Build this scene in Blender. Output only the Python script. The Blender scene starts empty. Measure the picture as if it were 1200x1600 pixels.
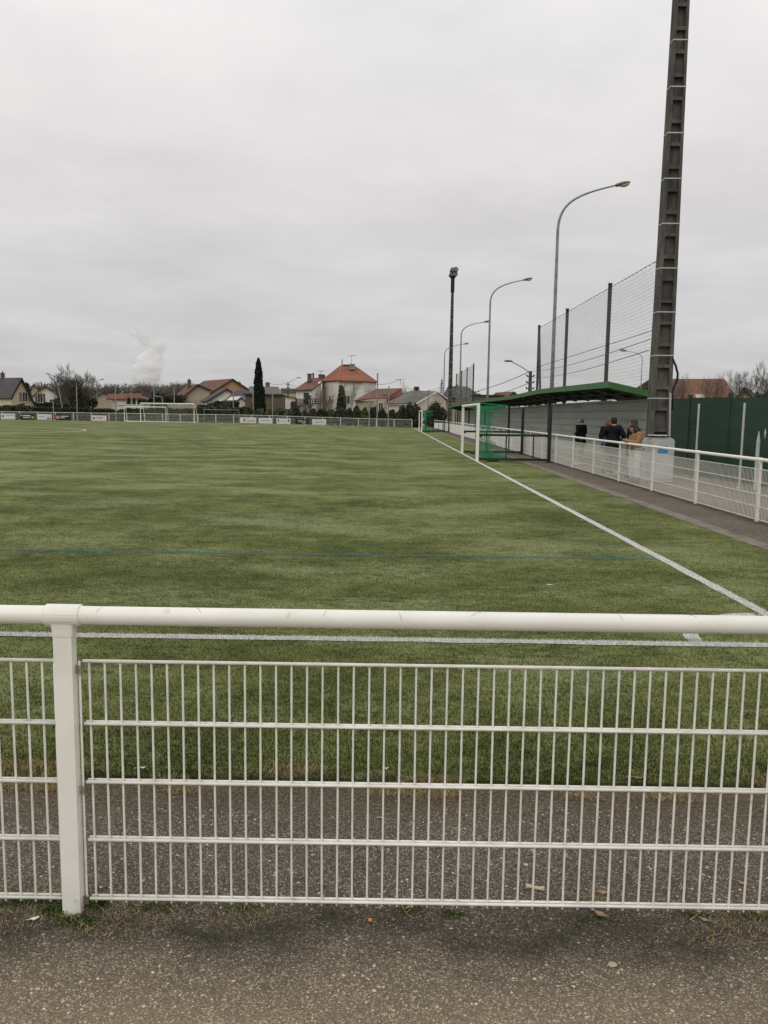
import bpy, math, random
import numpy as np
from mathutils import Vector, Matrix, noise
R = math.radians
random.seed(7); rng = np.random.default_rng(7)
S = bpy.context.scene; COL = S.collection

# ------------------------------------------------------------ camera
F_, PITCH, ROLL, YAW, H = 1265.0, R(6.87), R(0.78), R(-0.20), 1.742
cp, sp, cy, sy = math.cos(PITCH), math.sin(PITCH), math.cos(YAW), math.sin(YAW)
FW = Vector((sy*cp, cy*cp, -sp)); R0 = Vector((cy, -sy, 0)); U0 = R0.cross(FW)
RT = R0*math.cos(ROLL) + U0*math.sin(ROLL); UP = U0*math.cos(ROLL) - R0*math.sin(ROLL)
cd = bpy.data.cameras.new('camera'); cam = bpy.data.objects.new('camera', cd); COL.objects.link(cam)
cd.sensor_fit = 'VERTICAL'; cd.sensor_height = 24; cd.lens = 24*F_/1600; cd.clip_start = .05; cd.clip_end = 20000
m = Matrix((RT, UP, -FW)).transposed().to_4x4(); m.translation = (0, 0, H); cam.matrix_world = m
S.camera = cam
S.render.resolution_x, S.render.resolution_y = 768, 1024

# ------------------------------------------------------------ sky and sun
W = bpy.data.worlds.new('World'); S.world = W; W.use_nodes = True
nt = W.node_tree; N = nt.nodes; L = nt.links; N.clear()
def nd(nt, t, **k):
    n = nt.nodes.new(t)
    for a, b in k.items(): setattr(n, a, b)
    return n
SUN_EL, SUN_AZ = R(42), R(205)
sky = nd(nt, 'ShaderNodeTexSky', sky_type='NISHITA', sun_disc=False, sun_elevation=SUN_EL, sun_rotation=SUN_AZ)
tc = nd(nt, 'ShaderNodeTexCoord'); sep = nd(nt, 'ShaderNodeSeparateXYZ'); L.new(tc.outputs['Generated'], sep.inputs[0])
def mth(nt, op, a, b=None, c=None, clamp=False):
    n = nt.nodes.new('ShaderNodeMath'); n.operation = op; n.use_clamp = clamp
    for i, v in enumerate((a, b, c)):
        if v is None: continue
        if isinstance(v, (int, float)): n.inputs[i].default_value = v
        else: nt.links.new(v, n.inputs[i])
    return n.outputs[0]
zz = mth(nt, 'ADD', mth(nt, 'MAXIMUM', sep.outputs[2], 0.0), .16)
cmb = nd(nt, 'ShaderNodeCombineXYZ')
L.new(mth(nt, 'DIVIDE', sep.outputs[0], zz), cmb.inputs[0]); L.new(mth(nt, 'DIVIDE', sep.outputs[1], zz), cmb.inputs[1])
mp = nd(nt, 'ShaderNodeMapping'); mp.inputs['Scale'].default_value = (1.15, 1.3, 1); mp.inputs['Rotation'].default_value = (0, 0, R(-8)); mp.inputs['Location'].default_value = (1.3, .4, 0)
L.new(cmb.outputs[0], mp.inputs[0])
n1 = nd(nt, 'ShaderNodeTexNoise'); n1.inputs['Scale'].default_value = 1.5; n1.inputs['Detail'].default_value = 7; n1.inputs['Roughness'].default_value = .56; n1.inputs['Distortion'].default_value = .1
n2 = nd(nt, 'ShaderNodeTexNoise'); n2.inputs['Scale'].default_value = .45; n2.inputs['Detail'].default_value = 3
L.new(mp.outputs[0], n1.inputs[0]); L.new(mp.outputs[0], n2.inputs[0])
cl = mth(nt, 'ADD', mth(nt, 'MULTIPLY', n1.outputs[0], .62), mth(nt, 'MULTIPLY', n2.outputs[0], .38))
rmp = nd(nt, 'ShaderNodeValToRGB'); L.new(cl, rmp.inputs[0])
e = rmp.color_ramp.elements; e[0].position = .36; e[0].color = (1.00, .992, 1.005, 1); e[1].position = .62; e[1].color = (1.19, 1.18, 1.165, 1)
hr = nd(nt, 'ShaderNodeValToRGB'); L.new(sep.outputs[2], hr.inputs[0])          # cloud base: greyer towards the horizon
e = hr.color_ramp.elements; e[0].position = 0.0; e[0].color = (.50, .50, .505, 1); e[1].position = .75; e[1].color = (.97, .96, .95, 1)
x_ = e.new(.10); x_.color = (.585, .58, .585, 1); x_ = e.new(.25); x_.color = (.69, .67, .665, 1); x_ = e.new(.48); x_.color = (.865, .855, .845, 1)
mul = nd(nt, 'ShaderNodeMix', data_type='RGBA', blend_type='MULTIPLY'); mul.inputs[0].default_value = 1
L.new(rmp.outputs[0], mul.inputs[6]); L.new(hr.outputs[0], mul.inputs[7])
b1 = nd(nt, 'ShaderNodeBackground'); b1.inputs[1].default_value = .08; L.new(sky.outputs[0], b1.inputs[0])
b2 = nd(nt, 'ShaderNodeBackground'); b2.inputs[1].default_value = 1.0; L.new(mul.outputs[2], b2.inputs[0])
mx = nd(nt, 'ShaderNodeMixShader'); mx.inputs[0].default_value = .94; L.new(b1.outputs[0], mx.inputs[1]); L.new(b2.outputs[0], mx.inputs[2])
out = nd(nt, 'ShaderNodeOutputWorld'); L.new(mx.outputs[0], out.inputs[0])
sl = bpy.data.lights.new('sun', 'SUN'); sl.energy = .6; sl.angle = R(40); sl.color = (1, .96, .9)
so = bpy.data.objects.new('sun', sl); COL.objects.link(so); so.rotation_euler = (R(90)-SUN_EL, 0, math.pi-SUN_AZ); so.location = (0, 0, 60)
S.cycles.volume_bounces = 24; S.cycles.max_bounces = 32
S.view_settings.view_transform = 'Standard'; S.view_settings.look = 'None'; S.view_settings.exposure = 0; S.view_settings.gamma = 1

# ------------------------------------------------------------ pixel <-> place helpers (photo pixels, 1200 x 1600)
def ray(x, y): return FW + RT*((x-600)/F_) - UP*((y-800)/F_)
def at(x, y, Y):
    d = ray(x, y); return Vector((0, 0, H)) + d*(Y/d.y)
def gr(x, y, z=0):
    d = ray(x, y); return Vector((0, 0, H)) + d*((z-H)/d.z)
def hor(x): return 647.6 + (x-600)*.0136
def kx(x): d = ray(x, hor(x)); return d.x/d.y
def ss(t): t = max(0., min(1., t)); return t*t*(3-2*t)
def T(X, Y): return .32*ss((3.35-X)/26)*ss((Y-12)/60)

# ------------------------------------------------------------ materials
def mat(name, c1, c2=None, scale=3., rough=.85, bump=0., bscale=None, metal=0., detail=4., c3=None, s3=.4, f3=.5, stretch=None, spec=.3, pos=(.35, .65), coord='Object', emit=None):
    m = bpy.data.materials.new(name); m.use_nodes = True; t = m.node_tree; P = t.nodes['Principled BSDF']
    P.inputs['Roughness'].default_value = rough; P.inputs['Metallic'].default_value = metal; P.inputs['Specular IOR Level'].default_value = spec
    c1 = (*c1, 1); tcn = nd(t, 'ShaderNodeTexCoord'); v = tcn.outputs[coord]
    if stretch:
        q = nd(t, 'ShaderNodeMapping'); q.inputs['Scale'].default_value = stretch; t.links.new(v, q.inputs[0]); v = q.outputs[0]
    if c2:
        n = nd(t, 'ShaderNodeTexNoise'); n.inputs['Scale'].default_value = scale; n.inputs['Detail'].default_value = detail; t.links.new(v, n.inputs[0])
        r = nd(t, 'ShaderNodeValToRGB'); t.links.new(n.outputs[0], r.inputs[0]); e = r.color_ramp.elements
        e[0].position, e[1].position = pos; e[0].color = c1; e[1].color = (*c2, 1); o = r.outputs[0]
        if c3:
            n = nd(t, 'ShaderNodeTexNoise'); n.inputs['Scale'].default_value = s3; n.inputs['Detail'].default_value = 5; t.links.new(v, n.inputs[0])
            r = nd(t, 'ShaderNodeMapRange'); r.inputs[1].default_value = f3; r.inputs[2].default_value = f3+.15; t.links.new(n.outputs[0], r.inputs[0])
            x = nd(t, 'ShaderNodeMix', data_type='RGBA'); t.links.new(r.outputs[0], x.inputs[0]); t.links.new(o, x.inputs[6]); x.inputs[7].default_value = (*c3, 1); o = x.outputs[2]
        t.links.new(o, P.inputs['Base Color'])
    else: P.inputs['Base Color'].default_value = c1
    if bump:
        n = nd(t, 'ShaderNodeTexNoise'); n.inputs['Scale'].default_value = bscale or scale*4; n.inputs['Detail'].default_value = 3; t.links.new(v, n.inputs[0])
        b = nd(t, 'ShaderNodeBump'); b.inputs['Strength'].default_value = bump; b.inputs['Distance'].default_value = .02
        t.links.new(n.outputs[0], b.inputs['Height']); t.links.new(b.outputs[0], P.inputs['Normal'])
    return m
M = {}
M['white'] = mat('white_paint', (.87, .86, .79), (.79, .78, .71), 4, .38, .04, 60, c3=(.45, .42, .35), s3=9, f3=.66, spec=.5)
M['white2'] = mat('white_paint_weathered', (.72, .71, .67), (.58, .56, .51), 2.5, .5, c3=(.35, .32, .26), s3=5, f3=.66)
M['chip'] = mat('bare_scratch', (.30, .28, .24), (.20, .18, .15), 90, .7)
M['wire'] = mat('white_wire', (.84, .825, .76), (.70, .68, .61), 12, .45, c3=(.25, .20, .14), s3=25, f3=.67, spec=.5)
M['galv'] = mat('galvanised_steel', (.30, .31, .31), (.20, .21, .21), 3, .5, metal=.3)
M['tie'] = mat('tie_wire', (.35, .30, .22), (.18, .15, .10), 30, .6, metal=.4)
M['concrete'] = mat('pole_concrete', (.072, .066, .058), (.135, .126, .11), 6, .95, .5, 60, c3=(.05, .048, .045), s3=1.2, f3=.5, stretch=(1, 1, .35))
M['darkgreen'] = mat('dark_green_paint', (.012, .022, .018), (.02, .035, .027), 4, .5)
M['greenwall'] = mat('green_board', (.018, .047, .028), (.026, .060, .037), 1.5, .6, c3=(.045, .075, .05), s3=2.3, f3=.66, stretch=(.3, .3, 2))
M['greenfascia'] = mat('green_fascia', (.035, .13, .035), (.055, .16, .05), 2, .55, c3=(.10, .14, .06), s3=1.5, f3=.55)
M['rooftop'] = mat('mossy_roof_sheet', (.15, .20, .10), (.10, .15, .07), 2, .8, c3=(.22, .24, .17), s3=1.0, f3=.5)
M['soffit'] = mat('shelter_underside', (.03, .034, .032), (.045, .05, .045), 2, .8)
M['cladding'] = mat('grey_green_cladding', (.29, .315, .29), (.34, .365, .335), .6, .6, c3=(.16, .18, .155), s3=1.5, f3=.58, stretch=(.3, .3, 2))
M['net'] = mat('green_net', (.015, .20, .095), (.02, .27, .13), 5, .8)
M['netw'] = mat('grey_wire_net', (.26, .28, .27), None, 5, .8)
M['cable'] = mat('black_cable', (.012, .012, .013), None, rough=.6)
M['cablegrey'] = mat('grey_cable', (.10, .10, .10), None, rough=.8)
M['lampglass'] = mat('lamp_glass', (.55, .50, .35), (.45, .40, .28), 5, .3)
M['lamphead'] = mat('lamp_housing', (.16, .155, .14), (.10, .10, .09), 5, .6)
M['cream'] = mat('cream_render', (.62, .54, .38), (.55, .48, .33), 1, .9, c3=(.46, .41, .29), s3=.5, f3=.6)
M['offwhite'] = mat('offwhite_render', (.68, .65, .58), (.60, .57, .50), .8, .9, c3=(.46, .44, .38), s3=.4, f3=.58)
M['whitewall'] = mat('white_render', (.74, .72, .67), (.66, .64, .59), .8, .9)
M['pinkwall'] = mat('pale_pink_render', (.62, .53, .46), (.56, .48, .41), .8, .9)
M['beige'] = mat('beige_render', (.42, .36, .26), (.36, .31, .22), 1, .9)
M['orangewall'] = mat('orange_render', (.46, .27, .13), (.38, .23, .12), .5, .9)
M['brownwall'] = mat('brown_wood_wall', (.11, .085, .055), (.15, .12, .08), 1.5, .9, stretch=(3, 3, .3))
def tile_mat(name, c1, c2, c3):
    m = mat(name, c1, c2, 1.2, .85, c3=c3, s3=.35, f3=.5)
    t = m.node_tree; P = t.nodes['Principled BSDF']; tcn = t.nodes['Texture Coordinate']
    w = nd(t, 'ShaderNodeTexWave'); w.bands_direction = 'Z'; w.inputs['Scale'].default_value = 2.2; w.inputs['Distortion'].default_value = 1.5; w.inputs['Detail'].default_value = 2
    t.links.new(tcn.outputs['Object'], w.inputs[0]); b = nd(t, 'ShaderNodeBump'); b.inputs['Strength'].default_value = .6; b.inputs['Distance'].default_value = .08
    t.links.new(w.outputs[0], b.inputs['Height']); t.links.new(b.outputs[0], P.inputs['Normal']); return m
M['redroof'] = tile_mat('red_tile', (.19, .082, .052), (.145, .066, .045), (.115, .065, .05))
M['orangeroof'] = tile_mat('orange_tile', (.30, .105, .055), (.23, .085, .05), (.19, .085, .055))
M['ridge'] = mat('ridge_tile', (.36, .15, .085), (.30, .13, .075), 2, .85)
M['brownroof'] = tile_mat('brown_tile', (.16, .10, .075), (.12, .08, .06), (.10, .075, .06))
M['greyroof'] = tile_mat('grey_tile', (.15, .145, .125), (.11, .105, .095), (.18, .17, .14))
M['slate'] = tile_mat('dark_slate', (.055, .06, .07), (.075, .08, .085), (.045, .045, .05))
M['h1roof'] = tile_mat('worn_grey_tile', (.095, .093, .092), (.075, .074, .075), (.12, .115, .105))
M['glass'] = mat('dark_window', (.03, .033, .037), (.06, .06, .06), 3, .2, spec=.5)
M['shutter'] = mat('wood_shutter', (.20, .15, .09), (.26, .2, .12), 4, .8)
M['darkwood'] = mat('dark_wood', (.03, .024, .02), (.045, .035, .03), 4, .8)
M['brick'] = mat('chimney_brick', (.15, .10, .08), (.10, .08, .07), 5, .9)
M['bark'] = mat('grey_brown_bark', (.085, .072, .058), (.14, .12, .10), 6, .95)
M['twig'] = mat('fine_twigs', (.13, .11, .095), (.17, .145, .12), 2, .95)
M['leafdark'] = mat('evergreen_leaf', (.032, .040, .024), (.065, .078, .042), 1.4, .8, c3=(.022, .028, .018), s3=.6, f3=.52)
M['leafmid'] = mat('hedge_leaf', (.055, .072, .034), (.12, .135, .065), 1.2, .8, c3=(.04, .045, .028), s3=.7, f3=.5)
M['cypress'] = mat('cypress_leaf', (.014, .022, .013), (.026, .036, .02), 1.4, .8)
M['moss'] = mat('moss', (.03, .055, .012), (.07, .11, .025), 60, .9)
M['straw'] = mat('dead_grass', (.44, .34, .17), (.24, .18, .09), 30, .9)
M['leaf'] = mat('dead_leaf', (.40, .28, .17), (.26, .17, .10), 40, .8)
M['paper'] = mat('paper', (.75, .75, .73), None, rough=.8)
M['black'] = mat('black_plastic', (.012, .012, .012), None, rough=.5)
M['plastic'] = mat('pale_grey_plastic', (.50, .51, .50), (.42, .43, .42), 3, .5)
M['blue'] = mat('blue_label', (.05, .22, .42), (.08, .28, .48), 9, .6)
M['orange'] = mat('orange_plastic', (.60, .20, .05), None, rough=.4)
M['kerb'] = mat('concrete_edging', (.24, .21, .17), (.17, .15, .12), 5, .95, .6, 60, c3=(.08, .085, .05), s3=1.7, f3=.52)

# ------------------------------------------------------------ mesh builder
MW = {}
class MB:
    def __init__(s): s.v = []; s.f = []; s.mi = []; s.cur = 0
    def poly(s, pts, faces):
        b = len(s.v); s.v += [tuple(p) for p in pts]; s.f += [tuple(b+i for i in f) for f in faces]; s.mi += [s.cur]*len(faces)
    def box(s, c, d, rz=0, M_=None):
        x, y, z = d[0]/2, d[1]/2, d[2]/2
        P = [Vector((i*x, j*y, k*z)) for k in (-1, 1) for j in (-1, 1) for i in (-1, 1)]
        if rz: P = [Matrix.Rotation(rz, 3, 'Z') @ p for p in P]
        if M_: P = [M_ @ p for p in P]
        s.poly([p+Vector(c) for p in P], [(0, 2, 3, 1), (4, 5, 7, 6), (0, 1, 5, 4), (2, 6, 7, 3), (0, 4, 6, 2), (1, 3, 7, 5)])
    def bar(s, p, q, w, h=None, up=Vector((0, 0, 1))):       # rectangular bar from p to q
        p, q = Vector(p), Vector(q); d = (q-p).normalized(); h = h or w
        a = d.cross(up); a = a.normalized() if a.length > 1e-4 else Vector((1, 0, 0)); b = a.cross(d).normalized()
        P = [o + a*i*w/2 + b*j*h/2 for o in (p, q) for i, j in ((-1, -1), (1, -1), (1, 1), (-1, 1))]
        s.poly(P, [(3, 2, 1, 0), (4, 5, 6, 7), (0, 1, 5, 4), (1, 2, 6, 5), (2, 3, 7, 6), (3, 0, 4, 7)])
    def tube(s, pts, r, n=8, cap=True):
        pts = [Vector(p) for p in pts]; k = len(pts); rr = r if isinstance(r, (list, tuple)) else [r]*k; b = len(s.v); a = None
        for i, p in enumerate(pts):
            d = (pts[min(i+1, k-1)] - pts[max(i-1, 0)]).normalized()
            if a is None: a = d.cross(Vector((0, 0, 1))); a = a if a.length > .05 else d.cross(Vector((1, 0, 0)))
            a = (a - d*a.dot(d)).normalized(); c = d.cross(a)
            for j in range(n):
                t = 2*math.pi*j/n; s.v.append(tuple(p + (a*math.cos(t) + c*math.sin(t))*rr[i]))
        fs = [(b+i*n+j, b+i*n+(j+1) % n, b+(i+1)*n+(j+1) % n, b+(i+1)*n+j) for i in range(k-1) for j in range(n)]
        if cap: fs += [tuple(b+j for j in range(n))[::-1], tuple(b+(k-1)*n+j for j in range(n))]
        s.f += fs; s.mi += [s.cur]*len(fs)
    def ball(s, c, r, nu=12, nv=8, fn=None, rot=None):
        c = Vector(c); r = r if isinstance(r, (tuple, list)) else (r, r, r); b = len(s.v)
        for i in range(nv+1):
            th = math.pi*i/nv
            for j in range(nu):
                ph = 2*math.pi*j/nu; n = Vector((math.sin(th)*math.cos(ph), math.sin(th)*math.sin(ph), math.cos(th)))
                p = Vector((n.x*r[0], n.y*r[1], n.z*r[2]))
                if fn: p = fn(n, p)
                if rot: p = rot @ p
                s.v.append(tuple(c+p))
        fs = [(b+i*nu+j, b+(i+1)*nu+j, b+(i+1)*nu+(j+1) % nu, b+i*nu+(j+1) % nu) for i in range(nv) for j in range(nu)]
        s.f += fs; s.mi += [s.cur]*len(fs)
    def prism(s, poly, d):                                 # flat polygon extruded by vector d
        n = len(poly); d = Vector(d); P = [Vector(p) for p in poly]; P += [p+d for p in P]
        s.poly(P, [tuple(range(n))[::-1], tuple(range(n, 2*n))] + [(i, (i+1) % n, n+(i+1) % n, n+i) for i in range(n)])
    def build(s, name, m, parent=None, world=True, smooth=False, fix=True):
        me = bpy.data.meshes.new(name); V = np.array(s.v, dtype=float)
        o = bpy.data.objects.new(name, me); COL.objects.link(o)
        if parent is not None:
            o.parent = parent
            if world:
                mi = MW[parent.name].inverted(); A = np.array(mi); V = V @ A[:3, :3].T + A[:3, 3]
            MW[o.name] = MW[parent.name].copy()
        else:
            c = Vector(((V[:, 0].min()+V[:, 0].max())/2, (V[:, 1].min()+V[:, 1].max())/2, V[:, 2].min())); V = V - np.array(c)
            o.location = c; MW[o.name] = Matrix.Translation(c)
        me.from_pydata(V.tolist(), [], s.f)
        ms = m if isinstance(m, (list, tuple)) else [m]
        for q in ms: me.materials.append(q)
        if len(ms) > 1: me.polygons.foreach_set('material_index', s.mi)
        if smooth: me.polygons.foreach_set('use_smooth', [True]*len(me.polygons))
        me.update()
        if fix and len(s.f) < 30000:
            import bmesh
            bm = bmesh.new(); bm.from_mesh(me); bmesh.ops.recalc_face_normals(bm, faces=bm.faces); bm.to_mesh(me); bm.free()
        return o
def thing(name, label, cat, loc=(0, 0, 0), rz=0, group=None):
    o = bpy.data.objects.new(name, None); COL.objects.link(o); o.empty_display_size = .2
    o.location = loc; o.rotation_euler = (0, 0, rz); MW[o.name] = Matrix.Translation(loc) @ Matrix.Rotation(rz, 4, 'Z')
    return tag(o, label, cat, group)
def tag(o, label, cat=None, group=None, kind=None):
    o['label'] = label
    if cat: o['category'] = cat
    if group: o['group'] = group
    if kind: o['kind'] = kind
    return o
def part(parent, name, m, fn, world=True, **k):
    b = MB(); fn(b); return b.build(name, m, parent, world, **k)
def struct(o, label): o['kind'] = 'structure'; o['label'] = label; o['category'] = 'ground'; return o
def dup(root, loc, label, rz=None, group=None):
    r = root.copy(); COL.objects.link(r); r.location = loc
    if rz is not None: r.rotation_euler = (0, 0, rz)
    MW[r.name] = Matrix.Translation(loc) @ Matrix.Rotation(r.rotation_euler.z, 4, 'Z')
    r['label'] = label
    if group: r['group'] = group
    for ch in list(root.children):
        c = ch.copy(); COL.objects.link(c); c.parent = r
        for g in list(ch.children):
            d = g.copy(); COL.objects.link(d); d.parent = c
    return r

# ------------------------------------------------------------ ground materials
def asphalt_mat():
    m = bpy.data.materials.new('worn_asphalt'); m.use_nodes = True; t = m.node_tree; P = t.nodes['Principled BSDF']; lk = t.links.new
    P.inputs['Roughness'].default_value = .95; P.inputs['Specular IOR Level'].default_value = .2
    g = nd(t, 'ShaderNodeNewGeometry'); pos = g.outputs['Position']
    def nz(sc, det=3, rough=.5):
        n = nd(t, 'ShaderNodeTexNoise'); n.inputs['Scale'].default_value = sc; n.inputs['Detail'].default_value = det; n.inputs['Roughness'].default_value = rough; lk(pos, n.inputs[0]); return n.outputs[0]
    def rp(v, els):
        r = nd(t, 'ShaderNodeValToRGB'); lk(v, r.inputs[0]); e = r.color_ramp.elements
        e[0].position, e[0].color = els[0][0], (*els[0][1], 1); e[1].position, e[1].color = els[-1][0], (*els[-1][1], 1)
        for p, c in els[1:-1]: x = e.new(p); x.color = (*c, 1)
        return r.outputs[0]
    def mixc(f, a, b, mode='MIX'):
        x = nd(t, 'ShaderNodeMix', data_type='RGBA', blend_type=mode)
        if isinstance(f, float): x.inputs[0].default_value = f
        else: lk(f, x.inputs[0])
        for i, v in ((6, a), (7, b)):
            if isinstance(v, tuple): x.inputs[i].default_value = (*v, 1)
            else: lk(v, x.inputs[i])
        return x.outputs[2]
    vo = nd(t, 'ShaderNodeTexVoronoi'); vo.inputs['Scale'].default_value = 205; lk(pos, vo.inputs[0])
    sp_ = nd(t, 'ShaderNodeSeparateColor'); lk(vo.outputs['Color'], sp_.inputs[0])
    stone = rp(sp_.outputs[0], [(0, (.035, .032, .029)), (.35, (.085, .075, .064)), (.68, (.160, .139, .118)), (.88, (.28, .255, .22)), (1, (.56, .53, .48))])
    crev = mth(t, 'MULTIPLY', vo.outputs['Distance'], .95, clamp=True)
    c = mixc(crev, stone, (.055, .047, .039))
    vb = nd(t, 'ShaderNodeTexVoronoi'); vb.inputs['Scale'].default_value = 62; lk(pos, vb.inputs[0])
    sb = nd(t, 'ShaderNodeSeparateColor'); lk(vb.outputs['Color'], sb.inputs[0])
    big = mth(t, 'MULTIPLY', mth(t, 'GREATER_THAN', sb.outputs[1], .90), mth(t, 'LESS_THAN', vb.outputs['Distance'], .33))
    c = mixc(big, c, rp(sb.outputs[0], [(0, (.16, .13, .10)), (1, (.50, .47, .41))]))
    # large scale tone: paler and browner close to the camera, blacker in the strip at the fence
    c = mixc(.9, c, (1.08, 1.05, .98), 'MULTIPLY')
    c = mixc(.9, c, rp(nz(.9, 4), [(.3, (1.02, .99, .96)), (.7, (1.38, 1.32, 1.26))]), 'MULTIPLY')
    s = nd(t, 'ShaderNodeSeparateXYZ'); lk(pos, s.inputs[0])
    wob = mth(t, 'MULTIPLY', mth(t, 'SUBTRACT', nz(2.2, 4), .5), .5)
    yy = mth(t, 'ADD', s.outputs[1], wob)
    d1 = mth(t, 'ABSOLUTE', mth(t, 'SUBTRACT', yy, 2.56))
    dirt = mth(t, 'SUBTRACT', 1., mth(t, 'DIVIDE', d1, .20), clamp=True)
    dirt = mth(t, 'MULTIPLY', dirt, mth(t, 'MULTIPLY', nz(7, 4), 1.5, clamp=True), clamp=True)
    c = mixc(mth(t, 'MULTIPLY', dirt, .85), c, rp(nz(45, 3), [(.35, (.012, .013, .008)), (.65, (.05, .048, .03))]))
    d2 = mth(t, 'SUBTRACT', 1., mth(t, 'DIVIDE', mth(t, 'ABSOLUTE', mth(t, 'SUBTRACT', yy, 3.55)), .32), clamp=True)
    c = mixc(mth(t, 'MULTIPLY', d2, .75), c, rp(nz(60, 4), [(.35, (.03, .025, .016)), (.55, (.09, .07, .04)), (.7, (.2, .15, .08))]))
    d3 = mth(t, 'SUBTRACT', 1., mth(t, 'DIVIDE', mth(t, 'ABSOLUTE', mth(t, 'SUBTRACT', mth(t, 'ADD', s.outputs[0], wob), 6.36)), .22), clamp=True)
    d3 = mth(t, 'MULTIPLY', d3, mth(t, 'GREATER_THAN', s.outputs[1], 3.2))
    c = mixc(mth(t, 'MULTIPLY', d3, .8), c, rp(nz(30, 4), [(.35, (.02, .018, .012)), (.6, (.06, .05, .03))]))
    pale = nd(t, 'ShaderNodeMapRange'); pale.inputs[1].default_value = 2.50; pale.inputs[2].default_value = 2.0; pale.inputs[3].default_value = 0; pale.inputs[4].default_value = 1; lk(yy, pale.inputs[0])
    c = mixc(pale.outputs[0], c, (1.72, 1.58, 1.36), 'MULTIPLY')
    c = mixc(mth(t, 'MULTIPLY', pale.outputs[0], .40), c, (.33, .28, .20))
    sand = nd(t, 'ShaderNodeMapRange'); sand.inputs[1].default_value = 6.5; sand.inputs[2].default_value = 7.0; lk(s.outputs[0], sand.inputs[0])
    c = mixc(mth(t, 'MULTIPLY', sand.outputs[0], .55), c, (.23, .20, .15))
    lk(c, P.inputs['Base Color'])
    b = nd(t, 'ShaderNodeBump'); b.inputs['Strength'].default_value = .8; b.inputs['Distance'].default_value = .004; b.invert = True
    lk(vo.outputs['Distance'], b.inputs['Height']); lk(b.outputs[0], P.inputs['Normal'])
    return m
M['asphalt'] = asphalt_mat()
def turf_mat(name, line=None, dk=1.):
    m = bpy.data.materials.new(name); m.use_nodes = True; t = m.node_tree; P = t.nodes['Principled BSDF']; lk = t.links.new
    P.inputs['Roughness'].default_value = .95; P.inputs['Specular IOR Level'].default_value = .1
    g = nd(t, 'ShaderNodeNewGeometry'); pos = g.outputs['Position']
    def nz(sc, det=4, st=None, rough=.55):
        v = pos
        if st: q = nd(t, 'ShaderNodeMapping'); q.inputs['Scale'].default_value = st; lk(pos, q.inputs[0]); v = q.outputs[0]
        n = nd(t, 'ShaderNodeTexNoise'); n.inputs['Scale'].default_value = sc; n.inputs['Detail'].default_value = det; n.inputs['Roughness'].default_value = rough; lk(v, n.inputs[0]); return n.outputs[0]
    a = nz(.55, 6, (1, 1.0, 1), .6); b_ = nz(2.6, 5, (1, 1.3, 1), .65); f = nz(55, 3, None, .7); big = nz(.11, 3)
    v = mth(t, 'ADD', mth(t, 'ADD', mth(t, 'MULTIPLY', a, .38), mth(t, 'MULTIPLY', b_, .30)), mth(t, 'ADD', mth(t, 'MULTIPLY', f, .16), mth(t, 'MULTIPLY', big, .16)))
    r = nd(t, 'ShaderNodeValToRGB'); lk(v, r.inputs[0]); e = r.color_ramp.elements
    e[0].position = .38; e[0].color = (.056, .075, .021, 1); e[1].position = .60; e[1].color = (.222, .258, .104, 1)
    x = e.new(.46); x.color = (.098, .117, .036, 1); x = e.new(.52); x.color = (.148, .168, .058, 1)
    def _fade(c, val, lo, hi, col, amt):
        n = nd(t, 'ShaderNodeMapRange'); n.inputs[1].default_value = lo; n.inputs[2].default_value = hi; n.inputs[4].default_value = amt; lk(val, n.inputs[0])
        x = nd(t, 'ShaderNodeMix', data_type='RGBA'); lk(n.outputs[0], x.inputs[0]); lk(c, x.inputs[6]); x.inputs[7].default_value = (*[q*dk for q in col], 1); return x.outputs[2]
    for q_ in r.color_ramp.elements: q_.color = (q_.color[0]*dk, q_.color[1]*dk, q_.color[2]*dk, 1)
    c = r.outputs[0]
    pv_ = mth(t, 'ADD', mth(t, 'MULTIPLY', nz(.42, 4, (.7, 1.25, 1)), .66), mth(t, 'MULTIPLY', nz(7, 4, (.8, 1.6, 1), .7), .34))
    c = _fade(c, pv_, .50, .60, (.245, .278, .135), .72)
    c = _fade(c, mth(t, 'ADD', mth(t, 'MULTIPLY', nz(1.1, 3, (.8, 1.3, 1)), .45), mth(t, 'MULTIPLY', nz(11, 3, (.7, 1.5, 1), .7), .55)), .52, .60, (.052, .064, .022), .65)
    c = _fade(c, nz(38, 2), .66, .74, (.14, .10, .045), .6)
    if line:
        n = nd(t, 'ShaderNodeMapRange'); n.inputs[1].default_value = line[1]; n.inputs[2].default_value = line[1]+.18; lk(nz(line[2], 3), n.inputs[0])
        x = nd(t, 'ShaderNodeMix', data_type='RGBA'); lk(n.outputs[0], x.inputs[0]); lk(c, x.inputs[6]); x.inputs[7].default_value = (*line[0], 1); c = x.outputs[2]
    lk(c, P.inputs['Base Color'])
    bm_ = nd(t, 'ShaderNodeBump'); bm_.inputs['Strength'].default_value = .6; bm_.inputs['Distance'].default_value = .02; lk(nz(70, 3), bm_.inputs['Height']); lk(bm_.outputs[0], P.inputs['Normal'])
    return m
M['turf'] = turf_mat('synthetic_turf')
M['line'] = turf_mat('white_turf_line', ((.60, .60, .57), .28, 45))
M['blueline'] = turf_mat('blue_turf_line', ((.07, .16, .17), .33, 14))
M['earth'] = mat('rough_grass_land', (.06, .07, .035), (.11, .11, .06), .3, .95, c3=(.14, .12, .08), s3=.05, f3=.5)

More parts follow.
